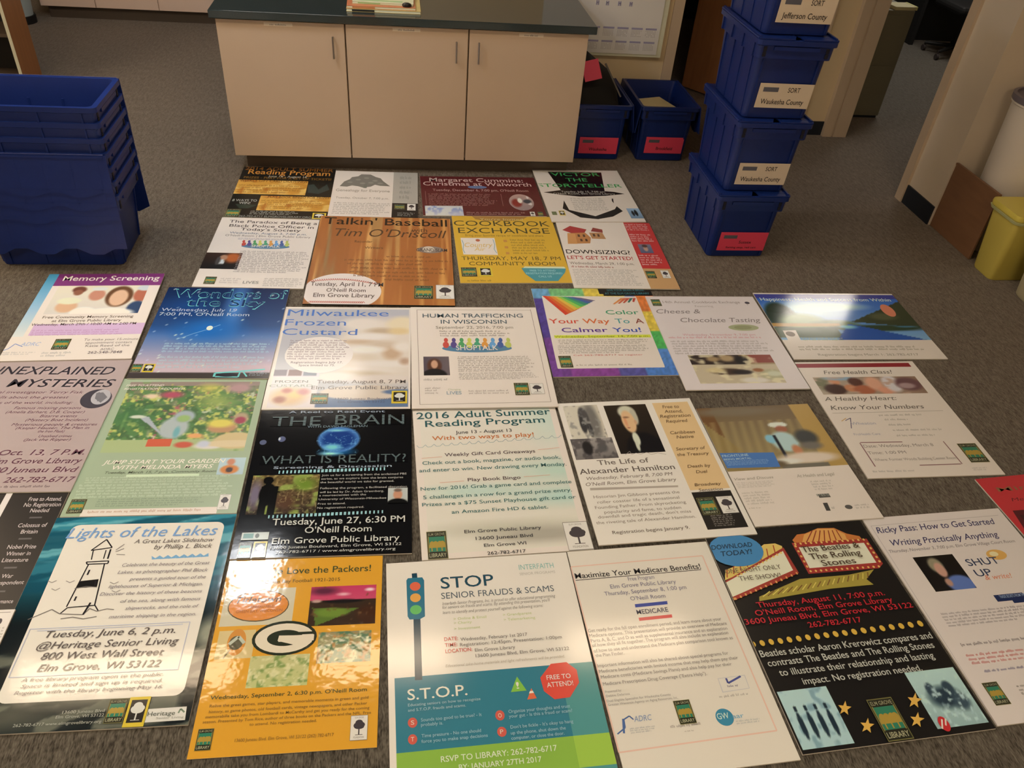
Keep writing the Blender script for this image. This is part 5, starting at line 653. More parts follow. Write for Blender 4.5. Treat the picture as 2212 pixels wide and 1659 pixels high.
{'n':'E1','x':-.8492,'y':1.5174,'t':-.02291,'w':.5662,'h':.7339,'lv':0,'bg':(24,60,76),'sh':[['rr',(230,205,196),[.105,.045,.945,.885],.045],['p',(120,160,205),[(.593,.229),(.616,.242),(.636,.228),(.642,.247),(.6,.249)]],['p',(120,160,205),[(.636,.228),(.659,.241),(.679,.227),(.685,.246),(.642,.248)]],['p',(120,160,205),[(.679,.227),(.701,.24),(.722,.226),(.727,.245),(.685,.247)]],['p',(120,160,205),[(.722,.226),(.744,.239),(.765,.225),(.77,.244),(.728,.246)]],['p',(120,160,205),[(.765,.225),(.787,.238),(.808,.224),(.813,.243),(.771,.245)]],['p',(120,160,205),[(.808,.223),(.83,.237),(.851,.223),(.856,.242),(.814,.244)]],['p',(120,160,205),[(.851,.222),(.873,.236),(.895,.222),(.9,.241),(.857,.243)]],['l',(40,34,38),.007,[(.25,.477),(.276,.263)]],['l',(40,34,38),.007,[(.387,.474),(.358,.266)]],['p',(32,28,28),[(.27,.351),(.358,.344),(.364,.382),(.256,.387)]],['l',(40,34,38),.007,[(.259,.253),(.374,.25),(.375,.264),(.268,.265),(.259,.253)]],['l',(40,34,38),.006,[(.281,.241),(.272,.194),(.275,.191)]],['l',(40,34,38),.006,[(.343,.238),(.339,.191)]],['l',(40,34,38),.007,[(.26,.191),(.32,.132),(.366,.178),(.26,.191)]],['l',(40,34,38),.009,[(.365,.239),(.362,.187)]],['l',(40,34,38),.009,[(.291,.321),(.293,.295)]],['l',(40,34,38),.009,[(.277,.449),(.279,.428)]],['l',(40,34,38),.009,[(.352,.378),(.346,.35)]],['l',(40,34,38),.006,[(.231,.51),(.256,.481),(.389,.474),(.417,.503)]],['l',(120,104,100),.005,[(.087,.531),(.183,.487),(.23,.509),(.347,.517),(.369,.489),(.409,.503),(.456,.493),(.492,.498)]],['l',(40,34,38),.01,[(.347,.517),(.362,.46)]],['l',(120,104,100),.005,[(.245,.533),(.301,.527),(.355,.537),(.418,.528)]],['l',(130,114,110),.004,[(.253,.389),(.309,.38),(.365,.385)]],['l',(130,114,112),.004,[(.393,.202),(.432,.185)]],['l',(130,114,112),.004,[(.403,.217),(.449,.22)]],['l',(130,114,112),.004,[(.391,.193),(.426,.161)]],['l',(150,132,130),.004,[(.103,.346),(.126,.355),(.146,.345)]],['l',(150,132,130),.004,[(.138,.386),(.16,.395),(.18,.384)]],['l',(150,132,130),.004,[(.195,.349),(.218,.358),(.238,.348)]],['l',(150,132,130),.004,[(.447,.405),(.47,.414),(.49,.403)]],['l',(150,132,130),.004,[(.423,.362),(.446,.372),(.466,.361)]],['l',(176,168,190),.003,[(.119,.576),(.891,.569)]],['l',(176,168,190),.003,[(.891,.569),(.891,.776)]],['l',(176,168,190),.003,[(.116,.782),(.892,.778)]],['l',(176,168,190),.003,[(.119,.576),(.116,.782)]],['l',(176,168,190),.003,[(.156,.585),(.859,.579)]],['p',(220,200,190),[(.804,.934),(.976,.931),(.982,.983),(.803,.985)]],['l',(120,130,110),.008,[(.944,.955),(.951,.939),(.971,.953)]]],'tx':[['Lights of the Lakes',.096,.914,.122,.0614,(120,150,200),0,1],['A Great Lakes Slideshow',.475,.907,.159,.0233,(110,92,90),0,1],['by Phillip L. Block',.592,.905,.193,.025,(110,92,90),0,1],['Celebrate the beauty of the Great',.455,.916,.284,.0184,(140,120,124),0,1],['Lakes, as photographer Phil Block',.445,.916,.321,.0181,(140,120,124),0,1],['presents a guided tour of the',.519,.914,.358,.0178,(140,120,124),0,1],['lighthouses of Superior & Michigan.',.424,.908,.393,.0175,(140,120,124),0,1],['Discover the history of these beacons',.394,.913,.429,.0172,(140,120,124),0,1],['of the sea, along with famous',.511,.915,.467,.017,(140,120,124),0,1],['shipwrecks, and the role of',.547,.915,.502,.0167,(140,120,124),0,1],['maritime shipping in the region.',.481,.912,.54,.0164,(140,120,124),0,1],['Tuesday, June 6, 2 p.m.',.206,.831,.618,.0316,(90,74,74),0,1],['@Heritage Senior Living',.188,.86,.668,.0324,(90,74,74),0,1],['800 West Wall Street',.228,.803,.714,.0317,(90,74,74),0,1],['Elm Grove, WI 53122',.233,.802,.763,.0309,(90,74,74),0,1],['A free library program open to the public.',.181,.83,.803,.0158,(120,104,104),0,1],['Space is limited and sign up is required.',.19,.831,.828,.0156,(120,104,104),0,1],['Register with the library beginning May 16.',.173,.843,.854,.0154,(120,104,104),0,1],['13600 Juneau Blvd',.423,.609,.937,.0121,(176,164,150),0,0],['Elm Grove, WI 53122',.401,.612,.954,.012,(176,164,150),0,0],['262-782-6717 www.elmgrovelibrary.org',.228,.61,.978,.0118,(176,164,150),0,0],['Heritage',.807,.93,.962,.0175,(90,90,80),0,0],['Senior Living',.85,.973,.975,.008,(150,140,130),0,0]],'gk':[],'ph':[[[0,0,1,1],[('g',(50,130,150),(24,60,76),1),('g2',.3,.55,(24,100,120),(18,26,30)),('nw',(110,170,178),3,60,.35,3,0,.32),('nw',(16,70,90),4,40,.5,6,0,.4),('b',1,.62,.1,.1,(150,140,120),.7),('b',.1,.94,.5,.1,(84,78,68),.8),('b',.55,.88,.6,.05,(96,90,78),.8),('nw',(120,112,96),8,30,.4,5,.6,1)],(60,110),'photograph of rippled dark water','r']],'lg':[['lib',[.619,.889,.703,.982]],['treey',[.708,.885,.802,1]]],'label':'dark water-bordered poster with a lighthouse drawing on a white panel','rough':.08,'edge':None},
{'n':'E2','x':-.3181,'y':1.3649,'t':-.01487,'w':.4773,'h':.6321,'lv':0,'bg':(226,148,38),'sh':[['q',(205,180,150),[.019,.177,.454,.383]],['e',(90,70,40),[.049,.187,.423,.364]],['e',(226,126,44),[.055,.191,.417,.358]],['q',(214,176,120),[.031,.407,.247,.553]],['e',(214,130,50),[.089,.399,.198,.538]],['e',(90,80,60),[.1,.436,.182,.509]],['l',(190,180,160),.02,[(.102,.479),(.151,.44),(.19,.476)]],['l',(120,100,70),.008,[(.083,.55),(.118,.5)]],['e',(44,46,34),[.231,.367,.616,.549]],['e',(226,196,172),[.25,.381,.598,.536]],['e',(44,46,34),[.32,.416,.533,.501]],['q',(226,196,172),[.39,.447,.599,.478]],['q',(44,46,34),[.465,.43,.607,.444]],['p',(226,196,172),[(.39,.445),(.591,.45),(.588,.488),(.531,.507),(.385,.473)]]],'tx':[['We Love the Packers!',.239,.925,.095,.0413,(70,74,44),1,0],['Green Bay Football 1921-2015',.249,.728,.148,.0209,(110,84,40),1,0],['Titletown',.094,.37,.257,.0368,(70,70,70),0,1],['LAMBEAU FIELD',.177,.334,.289,.0151,(170,90,40),0,0],['GREEN BAY, WISCONSIN',.106,.387,.313,.0164,(170,90,40),0,0],["Wednesday, September 2, 6:30 p.m. O'Neill Room",.058,.932,.746,.0189,(70,74,44),1,0],['Relive the great games, star players, and memorable moments in green and gold',.063,.943,.782,.0136,(140,98,44),1,0],['history, as game photos, old football cards, vintage newspapers, and other Packer',.066,.937,.808,.0135,(140,98,44),1,0],['memorabilia take you from Lombardi to McCarthy and get you ready for the coming',.053,.951,.83,.0133,(140,98,44),1,0],['season. Presented by Tom Rice, author of three books on the Packers and the NFL. Free',.044,.961,.852,.0132,(140,98,44),1,0],['to attend. No registration needed.',.298,.663,.874,.0131,(140,98,44),1,0],['13600 Juneau Blvd. Elm Grove, WI 53122 (262) 782-6717',.234,.761,.941,.015,(140,98,44),0,0]],'gk':[],'ph':[[[.551,.179,.965,.402],[('g',(205,50,90),(220,90,110),1),('b',.2,.12,.3,.15,(100,36,60),.7),('b',.5,.22,.14,.06,(235,160,170),.8),('b',.9,.12,.1,.06,(240,200,210),.7),('r',0,.36,1,1,(60,40,30)),('b',.1,.38,.1,.05,(190,140,130),.5),('b',.5,.4,.35,.06,(30,24,26),.3),('t',.05,.55,.75,.6,.12,1.0,(90,110,40)),('b',.35,.68,.3,.14,(110,130,44),.4),('b',.9,.75,.25,.3,(70,36,24),.5),('n',(110,70,40),14,8,.25,5)],(60,40),'photograph of a floodlit stadium','r'],[[.626,.437,.945,.599],[('g',(150,130,90),(150,140,90),1),('n',(70,110,80),9,6,.5,3),('n',(190,120,60),10,7,.4,6),('n',(205,190,140),14,9,.35,9)],(50,30),'crowd photograph','r'],[[.242,.546,.587,.701],[('g',(200,180,120),(190,180,110),1),('n',(120,140,70),9,6,.4,3),('n',(225,200,150),14,9,.4,6)],(44,26),'team photograph','r']],'lg':[['lib',[.03,.876,.113,.968]],['tree',[.85,.856,.945,.966]]],'label':'glossy orange poster with a white G emblem in a dark oval','rough':.07,'edge':None},
{'n':'E3','x':.2374,'y':1.2895,'t':.01982,'w':.5885,'h':.715,'lv':0,'bg':(230,204,190),'sh':[['q',(52,116,134),[.03,.565,1,1]],['q',(80,140,138),[.83,.565,1,1]],['q',(140,172,62),[.03,.865,1,.985]],['q',(160,186,66),[.83,.865,1,.985]],['p',(28,62,80),[(.133,.297),(.168,.299),(.161,.582),(.126,.581)]],['p',(44,108,132),[(.114,.088),(.19,.088),(.199,.105),(.192,.291),(.168,.302),(.113,.301),(.104,.285),(.105,.099)]],['p',(28,62,80),[(.135,.064),(.163,.063),(.164,.088),(.136,.088)]],['e',(228,92,62),[.122,.111,.178,.157]],['e',(228,150,66),[.121,.171,.176,.216]],['e',(100,178,92),[.118,.231,.177,.278]],['e',(214,84,70),[.085,.734,.128,.774]],['e',(214,84,70),[.083,.799,.124,.838]],['e',(214,84,70),[.487,.737,.53,.778]],['e',(214,84,70),[.486,.803,.529,.842]],['p',(132,180,66),[(.615,.603),(.651,.666),(.575,.667)]],['p',(226,96,62),[(.675,.658),(.693,.702),(.647,.704)]],['p',(232,205,190),[(.666,.67),(.68,.669),(.684,.679),(.66,.679)]],['p',(230,70,56),[(.791,.56),(.87,.558),(.913,.596),(.911,.652),(.853,.71),(.777,.713),(.733,.675),(.727,.617)]]],'tx':[['STOP',.285,.569,.156,.0631,(40,72,88),1,0],['SENIOR FRAUDS & SCAMS',.283,.886,.21,.0336,(90,96,104),0,0],['INTERFAITH',.718,.912,.083,.0298,(140,176,166),0,0],['SENIOR PROGRAMS',.716,.913,.113,.0147,(190,170,160),0,0],['Interfaith Senior Programs, Inc. is proud to offer educational programming',.285,.885,.242,.0165,(150,134,128),0,1],["for seniors on frauds and scams. By attending this presentation, you'll",.283,.852,.261,.0163,(150,134,128),0,1],['learn to identify and protect yourself against the following scams:',.283,.811,.287,.0161,(150,134,128),0,1],['> Online & Email',.336,.505,.321,.0132,(190,186,130),0,0],['> Charity',.336,.427,.341,.013,(190,186,130),0,0],['> Investment',.334,.467,.369,.0129,(190,186,130),0,0],['> Grandparent',.592,.743,.319,.0133,(190,186,130),0,0],['> Telemarketing',.592,.756,.343,.0131,(190,186,130),0,0],['DATE:',.28,.349,.417,.0176,(214,84,74),1,0],['TIME:',.281,.343,.445,.0173,(214,84,74),1,0],['LOCATION:',.281,.414,.473,.0171,(214,84,74),1,0],['Wednesday, February 1st 2017',.361,.7,.423,.0164,(124,108,104),0,0],['Registration: 12:45pm, Presentation: 1:00pm',.356,.873,.448,.0162,(124,108,104),0,0],['Elm Grove Library',.427,.628,.478,.016,(124,108,104),0,0],['13600 Juneau Blvd, Elm Grove, WI 53122',.427,.898,.504,.0158,(124,108,104),0,0],['Educational take-home materials and light refreshments will be provided.',.276,.867,.537,.0131,(190,164,148),0,1],['S.T.O.P.',.088,.369,.663,.0469,(228,214,200),1,0],['Educating seniors on how to recognize',.089,.427,.689,.012,(160,180,184),1,0],['and S.T.O.P. frauds and scams.',.088,.356,.71,.0119,(160,180,184),1,0],['S',.099,.114,.763,.0178,(230,190,170),1,0],['T',.096,.111,.827,.0172,(230,190,170),1,0],['O',.5,.516,.767,.0181,(230,190,170),1,0],['P',.499,.514,.831,.0175,(230,190,170),1,0],['Sounds too good to be true? - It',.145,.424,.754,.0138,(150,176,184),1,0],['probably is.',.144,.244,.773,.0136,(150,176,184),1,0],['Time pressure - No one should',.144,.413,.816,.0133,(150,176,184),1,0],['force you to make snap decisions',.142,.441,.837,.0132,(150,176,184),1,0],['Organize your thoughts and trust',.55,.843,.753,.014,(150,176,184),1,0],['your gut - Is this a fraud or scam?',.549,.849,.772,.0139,(150,176,184),1,0],["Don't be fickle - It's okay to hang",.549,.843,.815,.0136,(150,176,184),1,0],['up the phone, shut down the',.547,.802,.838,.0134,(150,176,184),1,0],['computer, or close the door.',.546,.791,.858,.0133,(150,176,184),1,0],['!',.604,.618,.656,.0295,(230,220,200),1,0],['FREE TO',.757,.876,.63,.0208,(232,200,190),1,0],['ATTEND!',.752,.881,.662,.0216,(232,200,190),1,0],['RSVP TO LIBRARY: 262-782-6717',.223,.745,.915,.0226,(222,214,180),1,0],['BY: JANUARY 27TH 2017',.299,.667,.95,.0212,(222,214,180),1,0]],'gk':[],'ph':[],'lg':[],'label':'white poster with a teal lower half, a traffic light drawing and a red octagon','rough':.13,'edge':None},
{'n':'E4','x':.7835,'y':1.2863,'t':.03434,'w':.4858,'h':.7527,'lv':0,'bg':(226,200,184),'sh':[['l',(230,176,158),.009,[(0,.082),(.931,.077)]],['l',(230,176,158),.009,[(.931,.077),(.934,.887)]],['l',(230,176,158),.009,[(.934,.887),(0,.899)]],['l',(230,176,158),.009,[(0,.899),(0,.082)]],['l',(60,52,54),.005,[(.008,.154),(.881,.151)]],['p',(52,66,150),[(.351,.297),(.57,.295),(.566,.311),(.348,.313)]],['p',(214,48,50),[(.348,.363),(.569,.361),(.566,.376),(.346,.378)]],['p',(196,180,178),[(.708,.661),(.882,.658),(.878,.715),(.704,.72)]],['p',(224,200,186),[(.711,.663),(.877,.661),(.875,.713),(.71,.717)]],['l',(80,80,140),.012,[(.759,.664),(.76,.685),(.853,.662)]],['l',(80,100,150),.008,[(.018,.833),(.071,.813),(.076,.782),(.113,.771),(.131,.786)]],['l',(80,100,150),.012,[(.073,.779),(.056,.833)]],['e',(62,130,160),[.609,.782,.714,.849]]],'tx':[['Maximize Your Medicare Benefits!',.01,.885,.146,.0292,(60,52,54),1,0],['Free Program',.359,.54,.179,.0215,(120,108,130),0,0],['Elm Grove Public Library',.225,.675,.211,.0212,(120,108,130),0,0],['Thursday, September 8, 1:00 pm',.172,.73,.244,.0209,(120,108,130),0,0],["O'Neill Room",.333,.569,.278,.0205,(120,108,130),0,0],['MEDICARE',.346,.555,.347,.0225,(60,56,80),1,0],['Get ready for the fall open enrollment period, and learn more about your',.003,.878,.41,.016,(140,122,118),0,0],['Medicare options. This presentation will provide an overview of Medicare',.003,.902,.433,.0158,(140,122,118),0,0],['Parts A, B, C, and D as well as supplemental insurance and an explanation',.004,.892,.456,.0157,(140,122,118),0,0],['of how they all fit together. The program will also include an explanation',.005,.886,.476,.0155,(140,122,118),0,0],['of how to use and understand the Medicare plan comparison tool known as',.006,.902,.501,.0153,(140,122,118),0,0],['the Plan Finder.',.009,.187,.522,.015,(140,122,118),0,0],['Important information will also be shared about special programs for',.005,.833,.566,.0148,(140,122,118),0,0],['Medicare beneficiaries with limited income that may help them pay their',.006,.881,.59,.0146,(140,122,118),0,0],['Medicare costs (Medicare Savings Plans) and also help pay for their',.008,.827,.614,.0144,(140,122,118),0,0],['Medicare Prescription Drug Coverage ("Extra Help").',.009,.652,.643,.0142,(140,122,118),0,0],['Presented by:',.01,.108,.673,.0099,(160,142,136),0,0],['Debbie Delarosa',.009,.151,.69,.0099,(160,142,136),0,0],['Dual Eligible Specialist for Waukesha County',.006,.391,.71,.0098,(160,142,136),0,0],['Greater Wisconsin Agency on Aging Resources, Inc.',.008,.427,.725,.0097,(160,142,136),0,0],['ADRC',.132,.239,.796,.0229,(130,140,170),0,1],['GW',.617,.688,.822,.024,(200,210,210),1,0],['aar',.707,.775,.825,.0178,(120,160,180),1,0]],'gk':[[[.748,.69,.858,.704],1,(120,110,130),0],[[.674,.728,.899,.742],1,(170,154,146),0],[[.094,.815,.249,.838],3,(170,160,160),0],[[.328,.821,.544,.836],1,(160,140,132),0],[[.402,.847,.481,.855],1,(170,150,142),0],[[.716,.831,.875,.849],2,(180,170,166),0]],'ph':[],'lg':[['lib',[.39,.733,.489,.826]]],'label':'white poster with a thin pink frame and blue and red bars in its upper half','rough':.12,'edge':None},
{'n':'E5','x':1.3286,'y':1.3329,'t':.04501,'w':.5914,'h':.777,'lv':0,'bg':(28,24,24),'sh':[['p',(205,110,50),[(.512,.08),(.558,.051),(.611,.049),(.708,.025),(.81,.031),(.866,.069),(.935,.089),(.943,.127),(.526,.122)]],['p',(226,150,76),[(.603,.054),(.705,.029),(.801,.035),(.853,.07),(.842,.121),(.548,.113)]],['l',(150,50,36),.006,[(.575,.11),(.666,.036)]],['l',(150,50,36),.006,[(.615,.112),(.691,.037)]],['l',(150,50,36),.006,[(.654,.115),(.715,.039)]],['l',(150,50,36),.006,[(.694,.117),(.74,.04)]],['l',(150,50,36),.006,[(.734,.119),(.765,.042)]],['l',(150,50,36),.006,[(.773,.122),(.79,.043)]],['l',(150,50,36),.006,[(.813,.124),(.815,.044)]],['p',(170,50,44),[(.498,.095),(.969,.107),(.97,.247),(.93,.269),(.498,.264)]],['p',(226,206,180),[(.526,.122),(.936,.128),(.935,.239),(.521,.236)]],['e',(232,170,90),[.51,.096,.523,.108]],['e',(232,170,90),[.511,.246,.524,.257]],['e',(232,170,90),[.543,.097,.556,.109]],['e',(232,170,90),[.543,.247,.555,.258]],['e',(232,170,90),[.575,.097,.588,.109]],['e',(232,170,90),[.574,.247,.587,.259]],['e',(232,170,90),[.607,.098,.621,.11]],['e',(232,170,90),[.606,.248,.618,.259]],['e',(232,170,90),[.64,.099,.653,.111]],['e',(232,170,90),[.637,.249,.65,.26]],['e',(232,170,90),[.673,.1,.686,.112]],['e',(232,170,90),[.669,.249,.682,.261]],['e',(232,170,90),[.706,.1,.719,.112]],['e',(232,170,90),[.701,.25,.714,.261]],['e',(232,170,90),[.739,.101,.752,.113]],['e',(232,170,90),[.733,.251,.746,.262]],['e',(232,170,90),[.772,.102,.785,.114]],['e',(232,170,90),[.765,.251,.778,.263]],['e',(232,170,90),[.805,.102,.818,.115]],['e',(232,170,90),[.797,.252,.81,.263]],['e',(232,170,90),[.838,.103,.852,.115]],['e',(232,170,90),[.829,.253,.842,.264]],['e',(232,170,90),[.872,.104,.885,.116]],['e',(232,170,90),[.862,.254,.875,.265]],['e',(232,170,90),[.905,.105,.919,.117]],['e',(232,170,90),[.894,.254,.908,.266]],['e',(232,170,90),[.939,.105,.952,.118]],['e',(232,170,90),[.927,.255,.94,.266]],['e',(232,170,90),[.502,.109,.516,.122]],['e',(232,170,90),[.948,.13,.962,.143]],['e',(232,170,90),[.503,.138,.517,.15]],['e',(232,170,90),[.948,.155,.962,.168]],['e',(232,170,90),[.503,.166,.517,.178]],['e',(232,170,90),[.948,.18,.963,.193]],['e',(232,170,90),[.503,.194,.517,.206]],['e',(232,170,90),[.948,.205,.963,.217]],['e',(232,170,90),[.504,.221,.517,.234]],['e',(232,170,90),[.949,.229,.963,.241]],['p',(170,140,56),[(.149,.354),(.429,.287),(.723,.289),(.892,.274),(.813,.319),(.835,.349),(.572,.349),(.138,.375)]],['l',(226,190,90),.005,[(.169,.356),(.223,.333)]],['l',(120,70,40),.005,[(.199,.354),(.251,.331)]],['l',(226,190,90),.005,[(.229,.352),(.28,.328)]],['l',(120,70,40),.005,[(.259,.35),(.308,.326)]],['l',(226,190,90),.005,[(.289,.348),(.337,.324)]],['l',(120,70,40),.005,[(.319,.346),(.365,.322)]],['l',(226,190,90),.005,[(.35,.345),(.394,.32)]],['l',(120,70,40),.005,[(.38,.343),(.423,.318)]],['l',(226,190,90),.005,[(.411,.341),(.452,.315)]],['l',(120,70,40),.005,[(.442,.339),(.482,.313)]],['l',(226,190,90),.005,[(.473,.337),(.511,.311)]],['l',(120,70,40),.005,[(.504,.335),(.541,.309)]],['l',(226,190,90),.005,[(.535,.333),(.57,.306)]],['l',(120,70,40),.005,[(.567,.331),(.6,.304)]],['l',(226,190,90),.005,[(.599,.329),(.63,.302)]],['l',(120,70,40),.005,[(.63,.327),(.66,.3)]],['l',(226,190,90),.005,[(.662,.325),(.691,.297)]],['l',(120,70,40),.005,[(.694,.323),(.721,.295)]],['l',(226,190,90),.005,[(.727,.321),(.752,.293)]],['l',(120,70,40),.005,[(.759,.319),(.782,.29)]],['l',(226,190,90),.005,[(.792,.317),(.813,.288)]],['l',(120,70,40),.005,[(.825,.315),(.844,.286)]],['p',(226,180,90),[(.012,.236),(.03,.208),(.085,.196),(.325,.092),(.394,.092),(.427,.11),(.418,.133),(.155,.22),(0,.26)]],['l',(180,60,40),.006,[(.019,.247),(.038,.208)]],['l',(180,60,40),.006,[(.066,.233),(.085,.193)]],['l',(180,60,40),.006,[(.114,.218),(.132,.178)]],['l',(180,60,40),.006,[(.163,.204),(.18,.163)]],['l',(180,60,40),.006,[(.212,.189),(.228,.148)]],['l',(180,60,40),.006,[(.262,.174),(.277,.132)]],['l',(180,60,40),.006,[(.313,.159),(.327,.117)]],['l',(180,60,40),.006,[(.365,.143),(.377,.101)]],['p',(170,54,44),[(0,.264),(.431,.118),(.441,.258),(0,.361)]],['p',(226,206,178),[(0,.271),(.416,.137),(.416,.241),(0,.344)]],['q',(226,150,80),[0,.348,.018,.359]],['e',(232,180,90),[.077,.239,.09,.248]],['q',(226,150,80),[.041,.341,.051,.352]],['e',(232,180,90),[.102,.231,.115,.241]],['q',(226,150,80),[.074,.333,.084,.344]],['e',(232,180,90),[.128,.223,.14,.233]],['q',(226,150,80),[.107,.326,.117,.337]],['e',(232,180,90),[.153,.215,.166,.225]],['q',(226,150,80),[.141,.318,.151,.329]],['e',(232,180,90),[.179,.207,.191,.217]],['q',(226,150,80),[.175,.31,.185,.321]],['e',(232,180,90),[.205,.199,.217,.209]],['q',(226,150,80),[.209,.302,.219,.313]],['e',(232,180,90),[.231,.191,.243,.201]],['q',(226,150,80),[.244,.294,.254,.306]],['e',(232,180,90),[.257,.183,.27,.193]],['q',(226,150,80),[.279,.286,.289,.298]],['e',(232,180,90),[.283,.174,.296,.185]],['q',(226,150,80),[.314,.278,.324,.29]],['e',(232,180,90),[.31,.166,.323,.177]],['q',(226,150,80),[.35,.27,.359,.281]],['e',(232,180,90),[.336,.158,.35,.168]],['q',(226,150,80),[.386,.262,.395,.273]],['e',(232,180,90),[.363,.149,.377,.16]],['q',(226,150,80),[.422,.253,.431,.265]],['e',(232,180,90),[.391,.141,.404,.152]],['e',(66,126,178),[-.019,.025,.303,.199]],['e',(222,164,60),[-.018,.553,.009,.578]],['e',(222,164,60),[.032,.552,.059,.578]],['e',(222,164,60),[.082,.551,.109,.577]],['e',(222,164,60),[.132,.551,.16,.577]],['e',(222,164,60),[.183,.55,.211,.576]],['e',(222,164,60),[.235,.55,.263,.576]],['e',(222,164,60),[.287,.549,.315,.575]],['e',(222,164,60),[.339,.548,.367,.575]],['e',(222,164,60),[.391,.548,.42,.574]],['e',(222,164,60),[.444,.547,.473,.574]],['e',(222,164,60),[.497,.547,.526,.573]],['e',(222,164,60),[.551,.546,.58,.573]],['e',(222,164,60),[.605,.545,.635,.572]],['e',(222,164,60),[.66,.545,.689,.571]],['e',(222,164,60),[.715,.544,.744,.571]],['e',(222,164,60),[.77,.543,.8,.57]],['e',(222,164,60),[.826,.543,.856,.57]],['e',(222,164,60),[.882,.542,.912,.569]],['e',(222,164,60),[.939,.541,.969,.569]],['e',(205,40,44),[.725,.934,.776,.991]],['l',(228,198,184),.008,[(.753,.945),(.727,.979)]],['l',(228,198,184),.008,[(.773,.944),(.754,.969)]],['p',(228,164,70),[(.325,.833),(.318,.853),(.34,.858),(.312,.867),(.303,.886),(.292,.872),(.265,.879),(.286,.862),(.278,.846),(.302,.85)]],['p',(228,164,70),[(.392,.906),(.384,.926),(.407,.931),(.378,.94),(.368,.96),(.357,.946),(.329,.952),(.351,.935),(.343,.919),(.368,.923)]],['p',(228,164,70),[(.701,.835),(.691,.856),(.715,.862),(.682,.871),(.67,.892),(.66,.877),(.629,.885),(.654,.866),(.647,.849),(.673,.853)]],['p',(228,164,70),[(.656,.908),(.646,.928),(.669,.934),(.638,.942),(.626,.963),(.617,.948),(.586,.955),(.611,.937),(.604,.921),(.629,.925)]]],'tx':[['The Beatles &',.531,.891,.156,.0337,(80,56,40),1,0],['The Rolling',.553,.872,.197,.033,(80,56,40),1,0],['Stones',.602,.811,.236,.0323,(80,56,40),1,0],['ONE NIGHT ONLY',.019,.352,.23,.0244,(110,90,74),0,0],['THE SHOW!',.079,.328,.272,.0239,(110,90,74),0,0],['DOWNLOAD',.001,.252,.101,.026,(40,60,84),1,1],['TODAY!',.044,.232,.139,.0271,(40,60,84),1,1],['Thursday, August 11, 7:00 p.m.',.109,.86,.408,.0273,(205,36,48),1,0],["O'Neill Room, Elm Grove Library",.08,.882,.444,.0267,(205,36,48),1,0],['13600 Juneau Blvd, Elm Grove, WI 53122',-.019,.976,.479,.0262,(205,36,48),1,0],['262-782-6717',.335,.641,.521,.0256,(205,36,48),1,0],['Beatles scholar Aaron Krerowicz compares and',.006,.973,.625,.0302,(196,180,168),1,0],['contrasts The Beatles and The Rolling Stones',.023,.95,.666,.0294,(196,180,168),1,0],['to illustrate their relationship and lasting',.06,.914,.709,.0287,(196,180,168),1,0],['impact. No registration needed.',.158,.808,.753,.0279,(196,180,168),1,0]],'gk':[],'ph':[[[.01,.765,.27,.985],[('g',(176,196,200),(170,190,192),1),('n',(120,150,165),6,6,.35,3),('b',.2,.62,.055,.26,(30,46,60),.2),('b',.4,.62,.055,.26,(30,46,60),.2),('b',.6000000000000001,.62,.055,.26,(30,46,60),.2),('b',.8,.62,.055,.26,(30,46,60),.2),('b',.2,.33,.04,.06,(30,46,60),.2),('b',.4,.33,.04,.06,(30,46,60),.2),('b',.6000000000000001,.33,.04,.06,(30,46,60),.2),('b',.8,.33,.04,.06,(30,46,60),.2)],(50,44),'blue picture of four standing figures','r'],[[.71,.75,.985,.975],[('g',(180,200,196),(150,170,170),1),('b',.5,.5,.4,.25,(40,56,70),.5),('b',.3,.35,.1,.15,(50,66,80),.3),('b',.65,.35,.12,.15,(50,66,80),.3),('b',.75,.6,.2,.2,(60,76,90),.5),('n',(190,205,205),13,11,.35,5)],(44,40),'blue picture of a seated group','r']],'lg':[['lib',[.429,.84,.562,1]]],'label':'black poster with two theatre marquee drawings, a blue oval and gold stars','rough':.3,'edge':None},
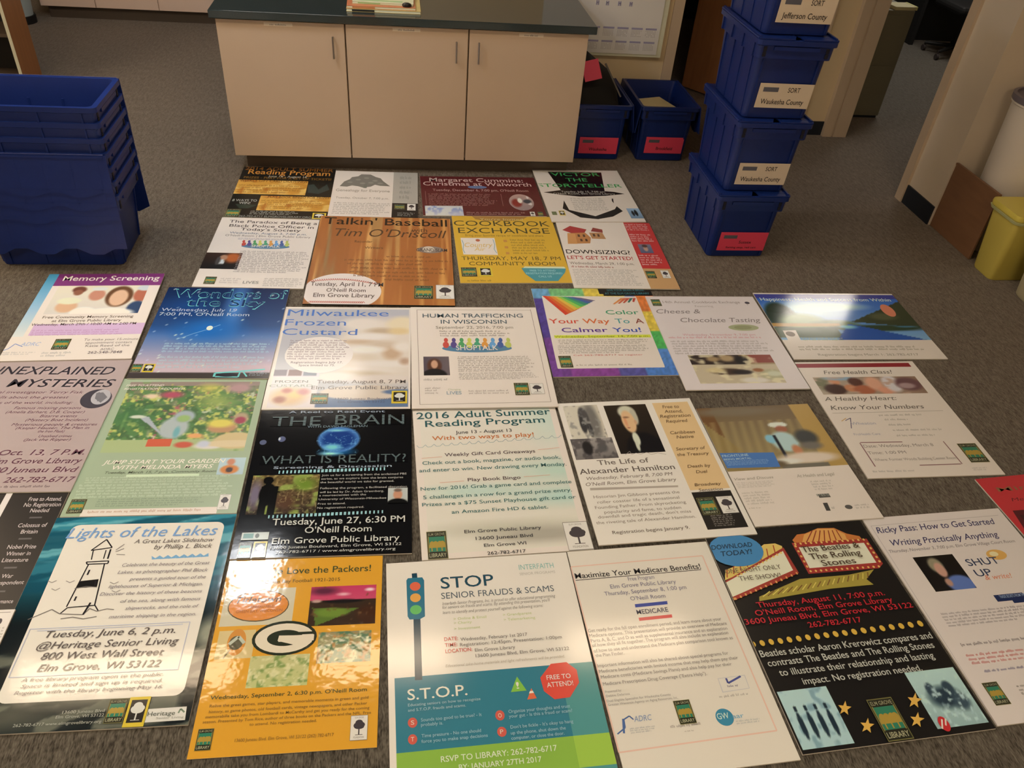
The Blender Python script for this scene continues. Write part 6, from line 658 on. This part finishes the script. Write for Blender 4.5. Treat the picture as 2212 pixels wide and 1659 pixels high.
{'n':'E6','x':1.9111,'y':1.364,'t':.04016,'w':.5519,'h':.7775,'lv':0,'bg':(222,194,186),'sh':[['e',(226,160,80),[.66,.232,.797,.289]],['e',(232,200,150),[.685,.242,.744,.269]],['q',(24,40,84),[.504,.463,.7,.496]],['q',(24,40,84),[.6,.47,.96,.51]],['l',(180,158,158),.003,[(.027,.046),(.959,.042)]],['l',(180,158,158),.003,[(.027,.046),(0,.996)]]],'tx':[['Ricky Pass: How to Get Started',.041,.896,.091,.0362,(64,60,100),1,1],['Writing Practically Anything',.084,.847,.166,.035,(64,60,100),1,1],['Thursday, November 3, 7:00 p.m. Elm Grove Village Court Room',.036,.924,.203,.0172,(130,114,120),0,1],['SHUT',.488,.71,.308,.0385,(50,60,90),1,0],['UP',.493,.604,.365,.0374,(50,60,90),1,0],['& write!',.533,.719,.386,.0264,(225,120,90),0,1],['TRADE SECRETS FROM THE WORKSHOP',.535,.788,.481,.0151,(150,160,190),1,0]],'gk':[[[.095,.519,.772,.59],5,(150,132,136),0],[[.092,.661,.684,.68],1,(120,104,110),0],[[.082,.709,.651,.76],3,(214,100,100),0],[[.123,.782,.568,.797],1,(110,100,140),0],[[.25,.854,.371,.901],3,(120,106,104),0]],'ph':[[[.162,.237,.437,.42],[('g',(16,14,16),(20,18,22),1),('b',.42,.28,.2,.26,(150,130,104),.3),('b',.46,.42,.14,.24,(205,140,120),.25),('b',.72,.85,.36,.28,(90,110,180),.2),('b',.45,.78,.1,.14,(190,130,110),.4)],(40,36),'portrait photograph of a person in a blue shirt','r']],'lg':[['lib',[.064,.835,.155,.927]]],'label':'white poster with a portrait in blue and navy lettering, right of the black marquee poster','rough':.3,'edge':None},
{'n':'R1','x':2.4792,'y':1.5736,'t':.06981,'w':.57,'h':.72,'lv':0,'bg':(205,44,52),'sh':[['p',(90,24,34),[(.068,.232),(.437,.242),(.418,.507),(0,.498)]],['p',(60,20,30),[(.089,.264),(.217,.27),(.208,.383),(.089,.371)]]],'tx':[['Mindful',.091,.582,.101,.0313,(150,90,60),1,0],['Meditation Class',.125,.644,.173,.0234,(110,30,36),0,1]],'gk':[],'ph':[],'lg':[],'label':'red poster at the right photo edge with a dark picture','rough':.3,'edge':None}
]
for P_ in POSTERS: poster(P_)
